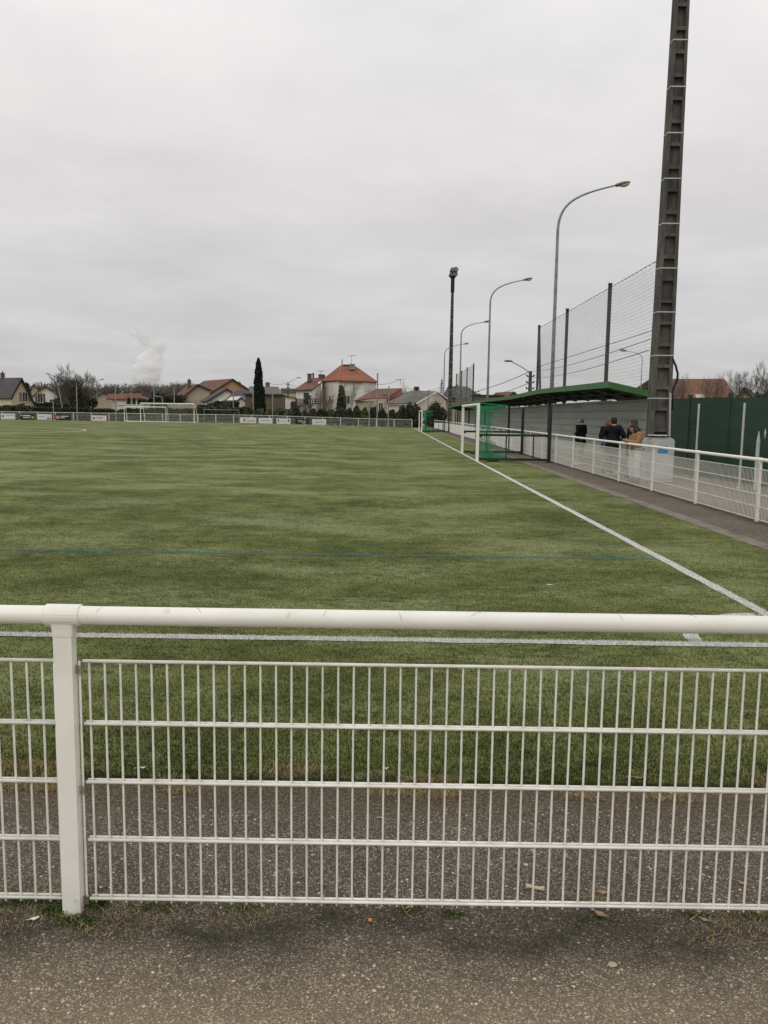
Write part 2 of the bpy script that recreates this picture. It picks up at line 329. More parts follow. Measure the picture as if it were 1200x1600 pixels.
# ------------------------------------------------------------ ground sheets
def sheet(name, xs, ys, z, m):
    b = MB(); n = len(xs)
    V = [(x, y, T(x, y)+z) for y in ys for x in xs]
    b.poly(V, [(j*n+i, j*n+i+1, (j+1)*n+i+1, (j+1)*n+i) for j in range(len(ys)-1) for i in range(n-1)])
    return b.build(name, m, fix=False)
def rngf(a, b, s): k = max(1, int(round((b-a)/s))); return [a+(b-a)*i/k for i in range(k+1)]
struct(sheet('ground', [-6000, -2500, -900, -400, -200, -120]+rngf(-90, 5, 2)+[12, 40, 120, 400, 1200, 6000], [-60, -10]+rngf(0, 80, 2)+[120, 200, 400, 900, 2500, 9000], -.05, M['earth']), 'rough grassy land around the pitch and houses')
struct(sheet('pitch', rngf(-78, 5.08, 1), rngf(3.70, 112, 1), .004, M['turf']), 'green synthetic football pitch with white and blue lines')
b = MB(); b.poly([(-30, -8, 0), (10.5, -8, 0), (10.5, 3.7, 0), (-30, 3.7, 0)], [(0, 1, 2, 3)]); b.poly([(5.36, 3.7, 0), (10.5, 3.7, 0), (10.5, 118, 0), (5.36, 118, 0)], [(0, 1, 2, 3)])
o = b.build('path', M['asphalt'], fix=False); struct(o, 'worn speckled asphalt path around the pitch')
b = MB(); y = 3.9
while y < 112: b.box((5.22, y+.49, .0), (.27, .985, .024)); y += 1.0
o = b.build('kerb', M['kerb']); struct(o, 'pale concrete edging along the turf')
# pitch lines: wobbly strips that follow the ground
def strip(b, pts, w, z=.008, wob=.009, step=.35):
    P = []
    for i in range(len(pts)-1):
        a, c = Vector(pts[i]), Vector(pts[i+1]); k = max(1, int((c-a).length/step))
        P += [a.lerp(c, j/k) for j in range(k)]
    P.append(Vector(pts[-1])); base = len(b.v); n = len(P)
    for i, p in enumerate(P):
        d = (P[min(i+1, n-1)]-P[max(i-1, 0)]).normalized(); q = Vector((-d.y, d.x))
        for s_ in (-1, 1):
            r = p+q*s_*(w/2+random.uniform(-wob, wob)); b.v.append((r.x, r.y, T(r.x, r.y)+z))
    b.f += [(base+2*i, base+2*i+1, base+2*i+3, base+2*i+2) for i in range(n-1)]; b.mi += [0]*(n-1)
def arc(cx, cy_, r, a0, a1, n=24): return [(cx+r*math.cos(R(a0+(a1-a0)*i/n)), cy_+r*math.sin(R(a0+(a1-a0)*i/n))) for i in range(n+1)]
XT, YG, YF, XC = 3.43, 6.12, 108.0, -31.0
b = MB(); strip(b, [(XT, YG), (XT, YF)], .12); strip(b, [(-65.35, YG), (-65.35, YF)], .12)
o = b.build('touchline', M['line'], fix=False); struct(o, 'white touchline of the pitch')
b = MB(); strip(b, [(-65.3, YG), (XT-.064, YG)], .11, .0086); strip(b, [(-65.3, YF), (XT-.064, YF)], .12, .0086)
strip(b, arc(XT, YG, 1.0, 98, 172, 10), .11, .0095, .008, .15)
o = b.build('goal_line', M['line'], fix=False); struct(o, 'white goal line with its corner arc')
b = MB(); ym = (YG+YF)/2; strip(b, [(-65.2, ym), (XT-.1, ym)], .10, .009); strip(b, arc(XC, ym, 9.15, 0, 360, 60), .12, .0095)
for y0, s_ in ((YG, 1), (YF, -1)):
    strip(b, [(XC-20.16, y0+s_*.1), (XC-20.16, y0+s_*16.5), (XC+20.16, y0+s_*16.5), (XC+20.16, y0+s_*.1)], .11)
    strip(b, [(XC-9.16, y0+s_*.1), (XC-9.16, y0+s_*5.5), (XC+9.16, y0+s_*5.5), (XC+9.16, y0+s_*.1)], .11)
    strip(b, arc(XC, y0+s_*11, 9.15, 90*s_-52, 90*s_+52, 20), .11, .012)
o = b.build('pitch_markings', M['line'], fix=False); struct(o, 'white penalty areas and centre circle')
b = MB(); strip(b, [(-60, 9.93), (XT-.1, 9.93)], .085, .0075); strip(b, [(-10.4, 21.2), (-10.4, 47.2)], .08, .0075)
o = b.build('blue_line', M['blueline'], fix=False); struct(o, 'thin blue line across the pitch for small-sided games')

# real turf blades close to the camera, thinning with distance
def blades(name, n, ylo, yhi, pw, hgt, wid, cols, cond=None, z=.004, lean=.6, xr=None):
    k = 0; ys = ylo+(yhi-ylo)*rng.random(n)**pw
    half = ys*.52+.25; xs = (rng.random(n)*2-1)*half
    if xr: xs = xr[0]+(xr[1]-xr[0])*rng.random(n)
    keep = xs < 5.06
    if cond is not None: keep &= cond(xs, ys)
    xs, ys = xs[keep], ys[keep]; n = len(xs)
    an = rng.random(n)*2*np.pi; h = hgt*(.6+.8*rng.random(n)); w = wid*(.7+.6*rng.random(n))
    la = rng.random(n)*2*np.pi; ll = h*lean*rng.random(n)
    V = np.zeros((n, 3, 3)); V[:, 0, 0] = xs-np.cos(an)*w/2; V[:, 0, 1] = ys-np.sin(an)*w/2; V[:, 1, 0] = xs+np.cos(an)*w/2; V[:, 1, 1] = ys+np.sin(an)*w/2
    V[:, 2, 0] = xs+np.cos(la)*ll; V[:, 2, 1] = ys+np.sin(la)*ll; V[:, 2, 2] = h; V[:, :, 2] += z
    me = bpy.data.meshes.new(name); me.vertices.add(3*n); me.loops.add(3*n); me.polygons.add(n)
    me.vertices.foreach_set('co', V.ravel()); me.loops.foreach_set('vertex_index', np.arange(3*n)); me.polygons.foreach_set('loop_start', np.arange(0, 3*n, 3))
    me.update(calc_edges=True); me.materials.append(cols); o = bpy.data.objects.new(name, me); COL.objects.link(o); return o
def inline(xs, ys):
    r = np.hypot(xs-XT, ys-YG)
    return (np.abs(ys-YG) < .055) & (xs < XT+.06) | (np.abs(xs-XT) < .06) & (ys > YG-.05) | (np.abs(r-1) < .05) & (xs < XT) & (ys > YG)
M['blade'] = turf_mat('turf_blade', None, .56)
M['bladew'] = mat('white_turf_blade', (.68, .68, .65), (.48, .49, .45), 60, .9)
o = blades('turf_fibres', 330000, 3.66, 18, 1.5, .013, .0045, M['blade'], lambda x, y: ~inline(x, y)); tag(o, 'short green synthetic grass fibres beyond the near fence', 'turf fibres', kind='stuff')
o = blades('white_fibres', 260000, 5.9, 14, 1.6, .015, .007, M['bladew'], inline, .007); tag(o, 'short white fibres of the painted pitch lines', 'turf fibres', kind='stuff')
o = blades('dry_grass', 26000, 3.52, 3.84, 1.0, .020, .0034, M['straw'], lambda x, y: np.array([noise.noise((a*2.3, c*3, 3)) > .10+abs(c-3.68)*1.6-.6*(a < -1.45) for a, c in zip(x, y)]), .002, 1.6); tag(o, 'dry straw-coloured grass along the turf edge', 'dry grass', kind='stuff')
o = blades('dry_weeds', 6500, 2.50, 2.80, 1.0, .016, .0026, M['straw'], lambda x, y: np.array([noise.noise((a*2.6, c*3, 9)) > -.02+abs(c-2.64)*2.6-.45*(abs(a+1.15) < .45) for a, c in zip(x, y)]), .002, 2.2); tag(o, 'dry weeds and grass litter under the near fence', 'weeds', kind='stuff')

# ------------------------------------------------------------ railings
RAIL_R = .031
def rod_panel(length, rows, pitch=.0528, seg=6, rv=.0039, rh=.0054, thin=False):
    b = MB(); x0, x1 = .055, length-.03
    for i, z in enumerate(rows):
        if thin: b.bar((x0, 0, z), (x1, 0, z), .012)
        elif i == 0: b.tube([(x0, -.006, z), (x1, -.006, z)], rh*1.1, seg)
        else:
            b.tube([(x0, -.009, z), (x1, -.009, z)], rh, seg); b.tube([(x0, .009, z), (x1, .009, z)], rh, seg)
    n = int((x1-x0)/pitch); off = ((x1-x0)-n*pitch)/2
    for i in range(n+1):
        x = x0+off+i*pitch
        if thin: b.tube([(x, 0, rows[-1]-.02), (x, 0, rows[0])], rv, 3, False)
        else: b.tube([(x, 0, rows[-1]-.018), (x+random.uniform(-.0015, .0015), 0, .45), (x, 0, rows[0]+.002)], rv, seg, False)
    return b
def post_mb(h):                                            # folded steel channel, open at the back, with rail collar
    b = MB(); w, d, t = .062, .038, .004
    b.box((0, -d/2, h/2), (w, t, h)); b.box((-w/2+t/2, 0, h/2), (t, d-t-.001, h)); b.box((w/2-t/2, 0, h/2), (t, d-t-.001, h))
    b.box((-w/2+.007, d/2, h/2), (.014, t, h)); b.box((w/2-.007, d/2, h/2), (.014, t, h))
    return b
def collar_mb(z):
    b = MB(); b.tube([(-.060, 0, z), (-.056, 0, z), (.056, 0, z), (.060, 0, z)], [RAIL_R+.001, RAIL_R+.006, RAIL_R+.006, RAIL_R+.001], 20)
    b.tube([(0, 0, z-.072), (0, 0, z-.066), (0, 0, z-.02)], [.038, .040, .040], 14)
    return b
def collar_sq(z):
    b = collar_mb(z); b.v = b.v[:80]; nf = [f for f in b.f if max(f) < 80]; b.f = nf; b.mi = b.mi[:len(nf)]
    P = []
    for zz_, f_ in ((z-.070, .97), (z-.066, 1.0), (z-.048, 1.03), (z-.030, 1.12), (z-.012, 1.25)):
        for j in range(24):
            a_ = j*math.pi/12; c_, s_ = math.cos(a_), math.sin(a_); P.append((math.copysign(abs(c_)**.35, c_)*.0355*f_, math.copysign(abs(s_)**.35, s_)*.0235*f_, zz_))
    b.poly(P, [tuple(range(24))[::-1]]+[(24*i+j, 24*i+(j+1) % 24, 24*i+24+(j+1) % 24, 24*i+24+j) for i in range(4) for j in range(24)])
    return b
ROWS = []
for yy_ in (1041, 1139, 1230.5, 1321, 1413):
    p = at(600, yy_, 2.64); ROWS.append(p.z)
YN = 2.64; RZ = 1.062
def add_rail(par, pts, m):
    b = MB(); b.tube(pts, RAIL_R, 24); return b.build('handrail', m, par, smooth=True)
nf = thing('near_fence', 'cream-white tubular railing with wire mesh panels across the foreground', 'fence', (0, YN, 0))
add_rail(nf, [(-9.5, YN, RZ), (6.36, YN, RZ)], M['white'])
px = [-6.66, -3.86, -1.075, 1.74, 4.54]
for i, x in enumerate(px):
    b = post_mb(RZ-.04); b.v = [(v[0]+x, v[1]+YN, v[2]-.03 if v[2] < .01 else v[2]) for v in b.v]; po = b.build('post', M['white'], nf)
    b = collar_sq(RZ); b.v = [(v[0]+x, v[1]+YN, v[2]) for v in b.v]; b.build('collar', M['white'], po, smooth=False)
    for z in (ROWS[0]-.012, ROWS[2]-.012, ROWS[4]+.01):
        b = MB(); b.tube([(x+.040+.014*math.cos(k*.524), YN+.022+.018*math.sin(k*.524), z-.006*k/12+.001*math.sin(k*1.7)) for k in range(61)], .0017, 5, False); b.build('wire_tie', M['tie'], nf)
    L_ = (px[i+1] if i < 4 else 6.34)-x
    b = rod_panel(L_, ROWS)
    b.tube([(.040, 0, ROWS[0]-.003), (.040, 0, ROWS[-1]+.012), (.046, -.004, ROWS[-1])], .0042, 6); b.tube([(L_-.045, 0, ROWS[0]), (L_-.045, 0, ROWS[-1])], .0042, 6)
    b.v = [(v[0]+x, v[1]+YN+.017, v[2]) for v in b.v]; b.build('mesh_panel', M['wire'], nf, smooth=True)
b = rod_panel(2.75, ROWS); b.v = [(v[0]-9.46, v[1]+YN+.017, v[2]) for v in b.v]; b.build('mesh_panel', M['wire'], nf, smooth=True)

for cx_, ca_, cl_ in ((-.62, 1.9, .010), (.30, 1.2, .02), (.78, 2.2, .006), (-.95, 1.0, .008), (1.02, 1.7, .014), (.05, 2.5, .005), (-.20, .9, .006)):
    q_ = [Vector((cx_+cl_*u_, YN-math.cos(ca_+u_*.5)*(RAIL_R+.0002)*1.0, RZ+math.sin(ca_+u_*.5)*(RAIL_R+.0002))) for u_ in (-1, -.3, .4, 1)]
    q_ = [Vector((v.x, YN-abs(v.y-YN), v.z)) for v in q_]
    b = MB(); b.tube(q_, [.0003, .0008, .0007, .0003], 5); b.build('scratch', M['chip'], nf)
XS = 6.36
sf = thing('side_fence', 'long white railing with wire mesh panels along the right touchline', 'fence', (XS, YN, 0))
b = MB(); b.tube([(XS, YN+.03, RZ-.0)] + [(XS, YN+2.8*k, RZ+.0) for k in range(1, 40)], RAIL_R, 12); b.build('handrail', M['white'], sf, smooth=True)
pm = post_mb(RZ-.04); cm = collar_sq(RZ)
pmb, cmb_, pan = None, None, None
rot = Matrix.Rotation(R(90), 4, 'Z')
pl = rod_panel(2.8, ROWS, thin=True, rv=.0033)
def rv_(b): b.v = [tuple(rot @ Vector(v)) for v in b.v]; return b
p0 = rv_(pm).build('post', M['white'], sf, world=False); c0 = rv_(cm).build('collar', M['white'], p0, world=False); n0 = rv_(pl).build('mesh_panel', M['wire'], sf, world=False)
for k in range(1, 40):
    q = p0.copy(); COL.objects.link(q); q.location = (0, 2.8*k, 0); c = c0.copy(); COL.objects.link(c); c.parent = q
    if k < 39: q = n0.copy(); COL.objects.link(q); q.location = (-.017, 2.8*k, 0)
n0.location = (-.017, 0, 0)

# far railing
YFF = 112.3
ff = thing('far_fence', 'white railing closing off the far end of the pitch below the hedge', 'fence', (3.4, YFF, 0))
fx = [3.3-2.46*k for k in range(33)]
def farz(x): return T(x, YFF)
b = MB(); b.tube([(x, YFF, farz(x)+1.08) for x in fx], .034, 8); b.build('handrail', M['white2'], ff, smooth=True)
for k, x in enumerate(fx):
    part(ff, 'post', M['white2'], lambda b: b.box((x, YFF, farz(x)+.53), (.09, .06, 1.06)))
    if k < len(fx)-1:
        def pan_(b):
            xa, xb = x-.06, fx[k+1]+.06
            for z in (.12, .32, .52, .72, .9): b.bar((xa, YFF+.03, farz(x)+z), (xb, YFF+.03, farz(x)+z), .014)
            for i in range(24): xx = xa+(xb-xa)*i/23; b.bar((xx, YFF+.03, farz(x)+.1), (xx, YFF+.03, farz(x)+.9), .005)
        part(ff, 'mesh_panel', M['wire'], pan_)
def text_mb(b, txt, cx, y, cz, h, italic=False):
    c = bpy.data.curves.new('t', 'FONT'); c.body = txt; c.size = 1; c.resolution_u = 2; c.align_x = 'CENTER'; c.shear = .3 if italic else 0
    o = bpy.data.objects.new('t', c); COL.objects.link(o); bpy.context.view_layer.update()
    me = bpy.data.meshes.new_from_object(o.evaluated_get(bpy.context.evaluated_depsgraph_get())); s = h/.7
    base = len(b.v); b.v += [(cx+v.co.x*s, y, cz-h/2+v.co.y*s) for v in me.vertices]; b.f += [tuple(base+i for i in p.vertices) for p in me.polygons]; b.mi += [b.cur]*len(me.polygons)
    bpy.data.objects.remove(o); bpy.data.meshes.remove(me); return b
M['signw'] = mat('sign_white', (.66, .66, .65), (.58, .58, .57), 1, .6); M['signk'] = mat('sign_black', (.02, .02, .022), None, rough=.6)
M['ink'] = mat('grey_ink', (.12, .12, .12), None); M['inkr'] = mat('red_ink', (.45, .06, .05), None); M['inky'] = mat('yellow_ink', (.55, .50, .05), None); M['inkp'] = mat('pink_ink', (.60, .25, .22), None)
def banner(px0, px1, y0, y1, base, items, label):
    Yb = YFF-.06; a = at(px0, y0, Yb); c = at(px1, y1, Yb); x0, x1, z1, z0 = a.x, c.x, a.z, c.z; w, h = x1-x0, z1-z0
    t = thing('advertising_board', label, 'banner', ((x0+x1)/2, Yb, z0), 0, 'advertising boards on the far railing')
    part(t, 'panel', base, lambda b: b.box(((x0+x1)/2, Yb, (z0+z1)/2), (w, .015, h)))
    for it in items:
        if it[0] == 't': part(t, 'lettering', it[1], lambda b: text_mb(b, it[2], x0+it[3]*w, Yb-.012, z0+it[4]*h, it[5]*h, it[6] if len(it) > 6 else False), fix=False)
        else: part(t, it[0], it[1], lambda b: b.box((x0+it[2]*w, Yb-.012, z0+it[3]*h), (it[4]*w, .006, it[5]*h)))
    return t
I, RI, YI, PI_, WS, KS = M['ink'], M['inkr'], M['inky'], M['inkp'], M['signw'], M['signk']
banner(1, 24, 646, 655.3, WS, [('emblem', I, .14, .55, .12, .4), ('text_line', I, .6, .72, .6, .08)], 'white board with small grey emblem, leftmost on the far railing')
banner(30.5, 52.5, 646.5, 655.2, KS, [('stripe', YI, .12, .68, .14, .22), ('text_line', WS, .52, .66, .55, .2), ('text_line', WS, .5, .3, .5, .14), ('corner_patch', YI, .92, .35, .14, .35)], 'black board with yellow corners on the far railing')
banner(58, 81, 647, 656, WS, [('text_line', I, .3, .55, .44, .07), ('text_line', I, .8, .65, .2, .06), ('dark_patch', I, .8, .25, .3, .22)], 'white board with a dark patch at its lower right corner')
banner(86.5, 110, 647.6, 656, KS, [('emblem', PI_, .16, .45, .22, .62), ('text_line', WS, .62, .68, .55, .14), ('text_line', WS, .5, .38, .3, .14)], 'dark board with a pink square emblem')
banner(143.5, 166.5, 649, 657.6, WS, [('emblem', RI, .14, .5, .14, .45), ('text_line', RI, .55, .66, .5, .12), ('text_line', RI, .52, .36, .4, .1)], 'white board with red lettering left of the far goals')
banner(375, 400.5, 652, 661, WS, [('emblem', RI, .26, .5, .11, .5), ('t', I, "l'auto", .63, .48, .5, True)], "white board with red emblem reading l'auto")
banner(404, 425.5, 653, 662, WS, [('text_line', I, .5, .55, .7, .07)], 'white board with one thin line, between two other white boards')
banner(432, 454, 653.7, 662.6, WS, [('emblem', I, .14, .6, .12, .4), ('emblem', I, .86, .6, .12, .4), ('text_line', I, .5, .5, .4, .05)], 'white board with a small dark emblem at each end')
banner(462, 482.5, 654.5, 662.4, KS, [('t', WS, 'PAUL', .5, .55, .5), ('text_line', WS, .6, .15, .3, .08)], 'black board reading PAUL')
banner(488, 509.6, 655, 663.8, WS, [('t', I, 'HESTIO', .5, .5, .38)], 'white board with spaced grey capitals, rightmost on the far railing')

# ------------------------------------------------------------ floodlight masts
def mast(name, label, x, y, htot, group, ribs=.64, heads=True):
    t = thing(name, label, 'floodlight mast', (x, y, 0), 0, group); b = MB()
    w = lambda z: .63-.0165*z; d = lambda z: .46-.010*z
    fw = .19
    for s_ in (-1, 1):
        P = []
        for z in (0, htot):
            W_, D_ = w(z)/2, d(z)/2; a = s_*W_; c = s_*(W_-W_*2*fw)
            P += [Vector((a, -D_, z)), Vector((c, -D_, z)), Vector((c, D_, z)), Vector((a, D_, z))]
        b.poly(P, [(0, 1, 2, 3), (7, 6, 5, 4), (0, 4, 5, 1), (1, 5, 6, 2), (2, 6, 7, 3), (3, 7, 4, 0)])
    P = []
    for z in (0, htot):
        W_, D_ = w(z)/2*(1-2*fw)+.004, d(z)/2; P += [Vector((-W_, -D_+.13, z)), Vector((W_, -D_+.13, z)), Vector((W_, D_-.13, z)), Vector((-W_, D_-.13, z))]
    b.poly(P, [(0, 1, 2, 3), (7, 6, 5, 4), (0, 4, 5, 1), (1, 5, 6, 2), (2, 6, 7, 3), (3, 7, 4, 0)])
    z = .1
    while z < htot-.1:
        for s_ in (-1, 1):
            W_ = w(z)*(1-2*fw)+.004; D_ = d(z)/2; b.box((0, s_*(D_-.069), z), (W_, .122, .10))
        z += ribs
    b.build('pole', M['concrete'], t, world=False)
    z = .1+ribs*1.5; k = 0
    while z < htot-1.5:
        W_, D_ = w(z)/2+.006, d(z)/2+.006
        sb = MB()
        for (p, q) in (((-W_, -D_), (W_, -D_)), ((W_, -D_), (W_, D_)), ((W_, D_), (-W_, D_)), ((-W_, D_), (-W_, -D_))): sb.bar((p[0], p[1], z), (q[0], q[1], z), .008, .032)
        sb.build('strap', M['plastic'], t, world=False); z += ribs*2
    hb = MB(); hb.box((0, 0, htot+.2), (.6, .7, .10)); hb.box((0, 0, htot-.6), (.46, .42, 2.0)); hb.bar((-.4, 0, htot+.4), (.4, 0, htot+.4), .1); hb.bar((0, 0, htot), (0, 0, htot+1.3), .1); hb.bar((-.3, 0, htot+1.0), (.4, 0, htot+1.0), .1)
    hb.build('bracket', M['black'], t, world=False)
    for (hx, hz, tilt, rr) in ((-.22, htot+.5, 25, .30), (.24, htot+.55, 15, .32), (-.12, htot+1.05, 20, .30), (.30, htot+1.1, 15, .33)):
        lb = MB(); mt_ = Matrix.Rotation(R(tilt), 3, 'Z') @ Matrix.Rotation(R(65), 3, 'X')
        pts = [mt_ @ Vector((0, 0, q)) + Vector((hx, -.3, hz)) for q in (-.35, -.3, .05, .25)]
        lb.tube(pts, [rr*.5, rr*.8, rr, rr*1.02], 14); lb.build('floodlight', M['lamphead'], t, world=False)
    return t
t = mast('floodlight_mast', 'tall ribbed concrete floodlight mast beside the green wall, nearest mast', 8.28, 25.0, 22.5, 'floodlight masts')
b = MB(); p = [at(x, y, 24.8) for x, y in ((1050, 558), (1056, 572), (1059, 584), (1058, 594), (1053, 605), (1050, 614), (1050, 640))]; b.tube(p, .035, 8); b.build('power_cable', M['cable'], t, smooth=True)
b = MB(); p = [at(x, y, 24.72) for x, y in ((1047.5, 614), (1046, 690))]; b.tube(p, .03, 8); b.build('conduit', M['plastic'], t)
mast('floodlight_mast', 'distant ribbed concrete floodlight mast with lamps on top at the end of the shelter', 8.1, 107.5, 19.2, 'floodlight masts', .9)

# ------------------------------------------------------------ street lamps with curved arm
def street_lamp(label, px_h, Y, px_curve, px_head, base_r=.11, name='street_lamp', grp='tall curved street lamps behind the shelter', ltype=1):
    X = kx(px_h)*Y; hd = at(*px_head, Y); cv = at(*px_curve, Y); t = thing(name, label, 'street lamp', (X, Y, 0), 0, grp)
    s_ = 1 if hd.x > X else -1; zt = hd.z; z0 = cv.z; dx = hd.x-X
    c1, c2 = Vector((X, Y, z0+(zt-z0)*.62)), Vector((X+dx*.28, Y, zt-(zt-z0)*.22)); A, B = Vector((X, Y, z0)), Vector((hd.x-s_*.35, Y, zt-.06))
    pts = [Vector((X, Y, 0)), Vector((X, Y, z0*.5))]; rs = [base_r, base_r*.8]
    for i in range(15):
        u = i/14; pts.append(A*(1-u)**3+c1*3*u*(1-u)**2+c2*3*u*u*(1-u)+B*u**3); rs.append(base_r*(.62-.28*u))
    b = MB(); b.tube(pts, rs, 10); b.build('pole', M['galv'], t, smooth=True)
    rt = Matrix.Rotation(-s_*R(14), 3, 'Y')
    def sh(n, p): return Vector((p.x*(1 if p.x*s_ > 0 else .9), p.y*(1-.25*(n.x*s_ < -.2)), p.z*(1 if n.z > 0 else .35)))
    b = MB(); b.ball(hd, (.5, .19, .13), 16, 10, sh, rt); b.tube([B, B+Vector((s_*.3, 0, .05))], .09, 10); h = b.build('lamp_head', M['lamphead'], t, smooth=True)
    b = MB(); b.ball(hd+rt@Vector((s_*.14, 0, -.03)), (.30, .15, .15), 14, 8, lambda n, p: Vector((p.x, p.y, min(p.z, 0))), rt); b.build('glass', M['lampglass'], h, smooth=True)
    return t
street_lamp('tall grey curved street lamp behind the shelter, nearest and tallest in the row', 860.5, 47.5, (872, 362), (972, 288), .13)
street_lamp('grey curved street lamp behind the shelter, second in the row', 761, 77.0, (765.5, 475), (824, 436.5), .13)
street_lamp('grey curved street lamp seen just right of the distant mast, third in the row', 717.6, 107, (719.5, 525), (760.5, 502.5), .13)
street_lamp('grey curved street lamp standing left of the distant mast, smallest in the row', 692.6, 139, (695.5, 555), (728, 537), .13)
street_lamp('small thin curved lamp seen through the tall net near the mast', 999, 95, (998, 562), (974, 547.5), .07, grp=None)

# ------------------------------------------------------------ shelter along the touchline
XR, XB = 7.6, 9.12
eave = [(28.3, 2.95), (41, 3.08), (50.6, 2.97), (70, 3.02), (103, 2.85)]
sh = thing('spectator_shelter', 'long open shelter with green roof edge and grey-green sheet wall', 'shelter', (8.4, 28.3, 0))
def ez(y):
    for (a, za), (c, zc) in zip(eave, eave[1:]):
        if a <= y <= c: return za+(zc-za)*(y-a)/(c-a)
    return eave[-1][1]
ys = sorted(set([28.3+i*2.5 for i in range(30)]+[41, 50.6, 70, 103]))
ys = [y for y in ys if y <= 103]
def roof_(b):
    n = len(ys); P = []
    for y in ys: P += [(XR+.015, y, ez(y)), (XB+.35, y, ez(y)-.40), (XR+.015, y, ez(y)-.05), (XB+.35, y, ez(y)-.45)]
    fs = []
    for i in range(n-1): a, c = 4*i, 4*i+4; fs += [(a, a+1, c+1, c), (a+2, c+2, c+3, a+3), (a, c, c+2, a+2), (a+1, a+3, c+3, c+1)]
    fs += [(0, 2, 3, 1), (4*n-4, 4*n-3, 4*n-1, 4*n-2)]; b.poly(P, fs)
part(sh, 'roof', M['rooftop'], roof_)
def fas(b):
    n = len(ys); P = []
    for y in ys: P += [(XR-.03, y, ez(y)+.03), (XR, y, ez(y)+.03), (XR, y, ez(y)-.19), (XR-.03, y, ez(y)-.19)]
    fs = []
    for i in range(n-1): fs += [(4*i+j, 4*i+(j+1) % 4, 4*i+4+(j+1) % 4, 4*i+4+j) for j in range(4)]
    b.poly(P, fs)
    z = ez(28.3); b.prism([(XR-.03, 28.26, z+.03), (XB+.38, 28.26, z-.375), (XB+.38, 28.26, z-.59), (XR-.03, 28.26, z-.19)], (0, .03, 0))
part(sh, 'fascia', M['greenfascia'], fas)
def raft(b):
    for y in ys: b.bar((XR+.03, y+.05, ez(y)-.12), (XB+.3, y+.05, ez(y)-.52), .07, .12)
    for xx, dz in ((7.9, .2), (8.5, .36), (9.0, .50)):
        for a, c in zip(ys, ys[1:]): b.bar((xx, a, ez(a)-dz), (xx, c, ez(c)-dz), .05, .08)
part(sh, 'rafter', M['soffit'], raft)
def wall_(b):
    y0 = 27.4; k = 0
    while y0 < 103:
        y1 = min(y0+6.1, 103.2); zt = ez((y0+y1)/2)-.57-.03*(k % 3)
        prof = []; z = .05
        while z < zt:
            for (dz, dx) in ((0, 0), (.27, 0), (.285, .035), (.315, .035), (.325, 0)):
                if z+dz <= zt: prof.append((XB+dx, z+dz))
            z += .33
        prof.append((XB, zt+.001)); P = []
        for (x, z) in prof: P += [(x, y0, z), (x, y1-.03, z)]
        b.poly(P, [(2*i, 2*i+1, 2*i+3, 2*i+2) for i in range(len(prof)-1)])
        b.poly([(XB+.05, y0, 0), (XB+.05, y1, 0), (XB+.05, y1, zt), (XB+.05, y0, zt)], [(0, 1, 2, 3)]); y0 = y1; k += 1
part(sh, 'wall', M['cladding'], wall_, fix=False)
for y in (39.8, 53, 66, 79.2, 92.4):
    part(sh, 'post', M['darkgreen'], lambda b: (b.box((7.85, y, 1.4), (.012, .15, 2.8)), b.box((7.85, y-.075, 1.4), (.12, .012, 2.8)), b.box((7.85, y+.075, 1.4), (.12, .012, 2.8))))

# ------------------------------------------------------------ tall net behind
def tall_net(label, ylist, z1, xn=9.5, brace=None):
    t = thing('ball_stop_net', label, 'net', (xn, ylist[0], 0))
    for y in ylist[1:] if brace else ylist:
        part(t, 'post', M['darkgreen'], lambda b: (b.box((xn, y, z1/2+.1), (.14, .14, z1+.2)), b.box((xn, y, z1+.22), (.17, .17, .04))))
    if brace: y = ylist[-1]; part(t, 'brace', M['darkgreen'], lambda b: b.bar((xn, y-.1, z1-.3), (xn, y-1.9, .1), .12))
    def net(b):
        y0, y1 = ylist[0], ylist[-1]; y = y0
        while y < y1: b.bar((xn-.08, y, 2.2), (xn-.08, y+random.uniform(-.01, .01), z1-.05*abs(math.sin((y-y0)*.9))), .0045); y += .14
        for z in list(np.arange(2.2, z1-.1, .14)):
            for k, (a, c) in enumerate(zip(ylist, ylist[1:])): b.bar((xn-.08, a, z), (xn-.08, (a+c)/2, z-.05), .005); b.bar((xn-.08, (a+c)/2, z-.05), (xn-.08, c, z), .005)
        y = y0
        while y < y1: b.bar((xn-.08, y, z1-.02), (xn-.08, y+.3, z1+.02), .02); y += .5
    part(t, 'netting', M['netw'], net, fix=False)
    def cab(b):
        for a, c in zip(ylist, ylist[1:]): b.bar((xn-.1, a, z1), (xn-.1, c, z1), .014); b.bar((xn-.1, a, 4.85), (xn-.1, c, 4.85), .018)
    part(t, 'support_wire', M['cable'], cab)
    return t
tall_net('tall wire ball-stop net on green posts behind the shelter, beside the near mast', [29.2, 35.9, 44.3, 52.4], 7.25, brace=True)
tall_net('far tall dark net on green posts near the distant mast', [92, 99.5, 107, 115], 7.3)

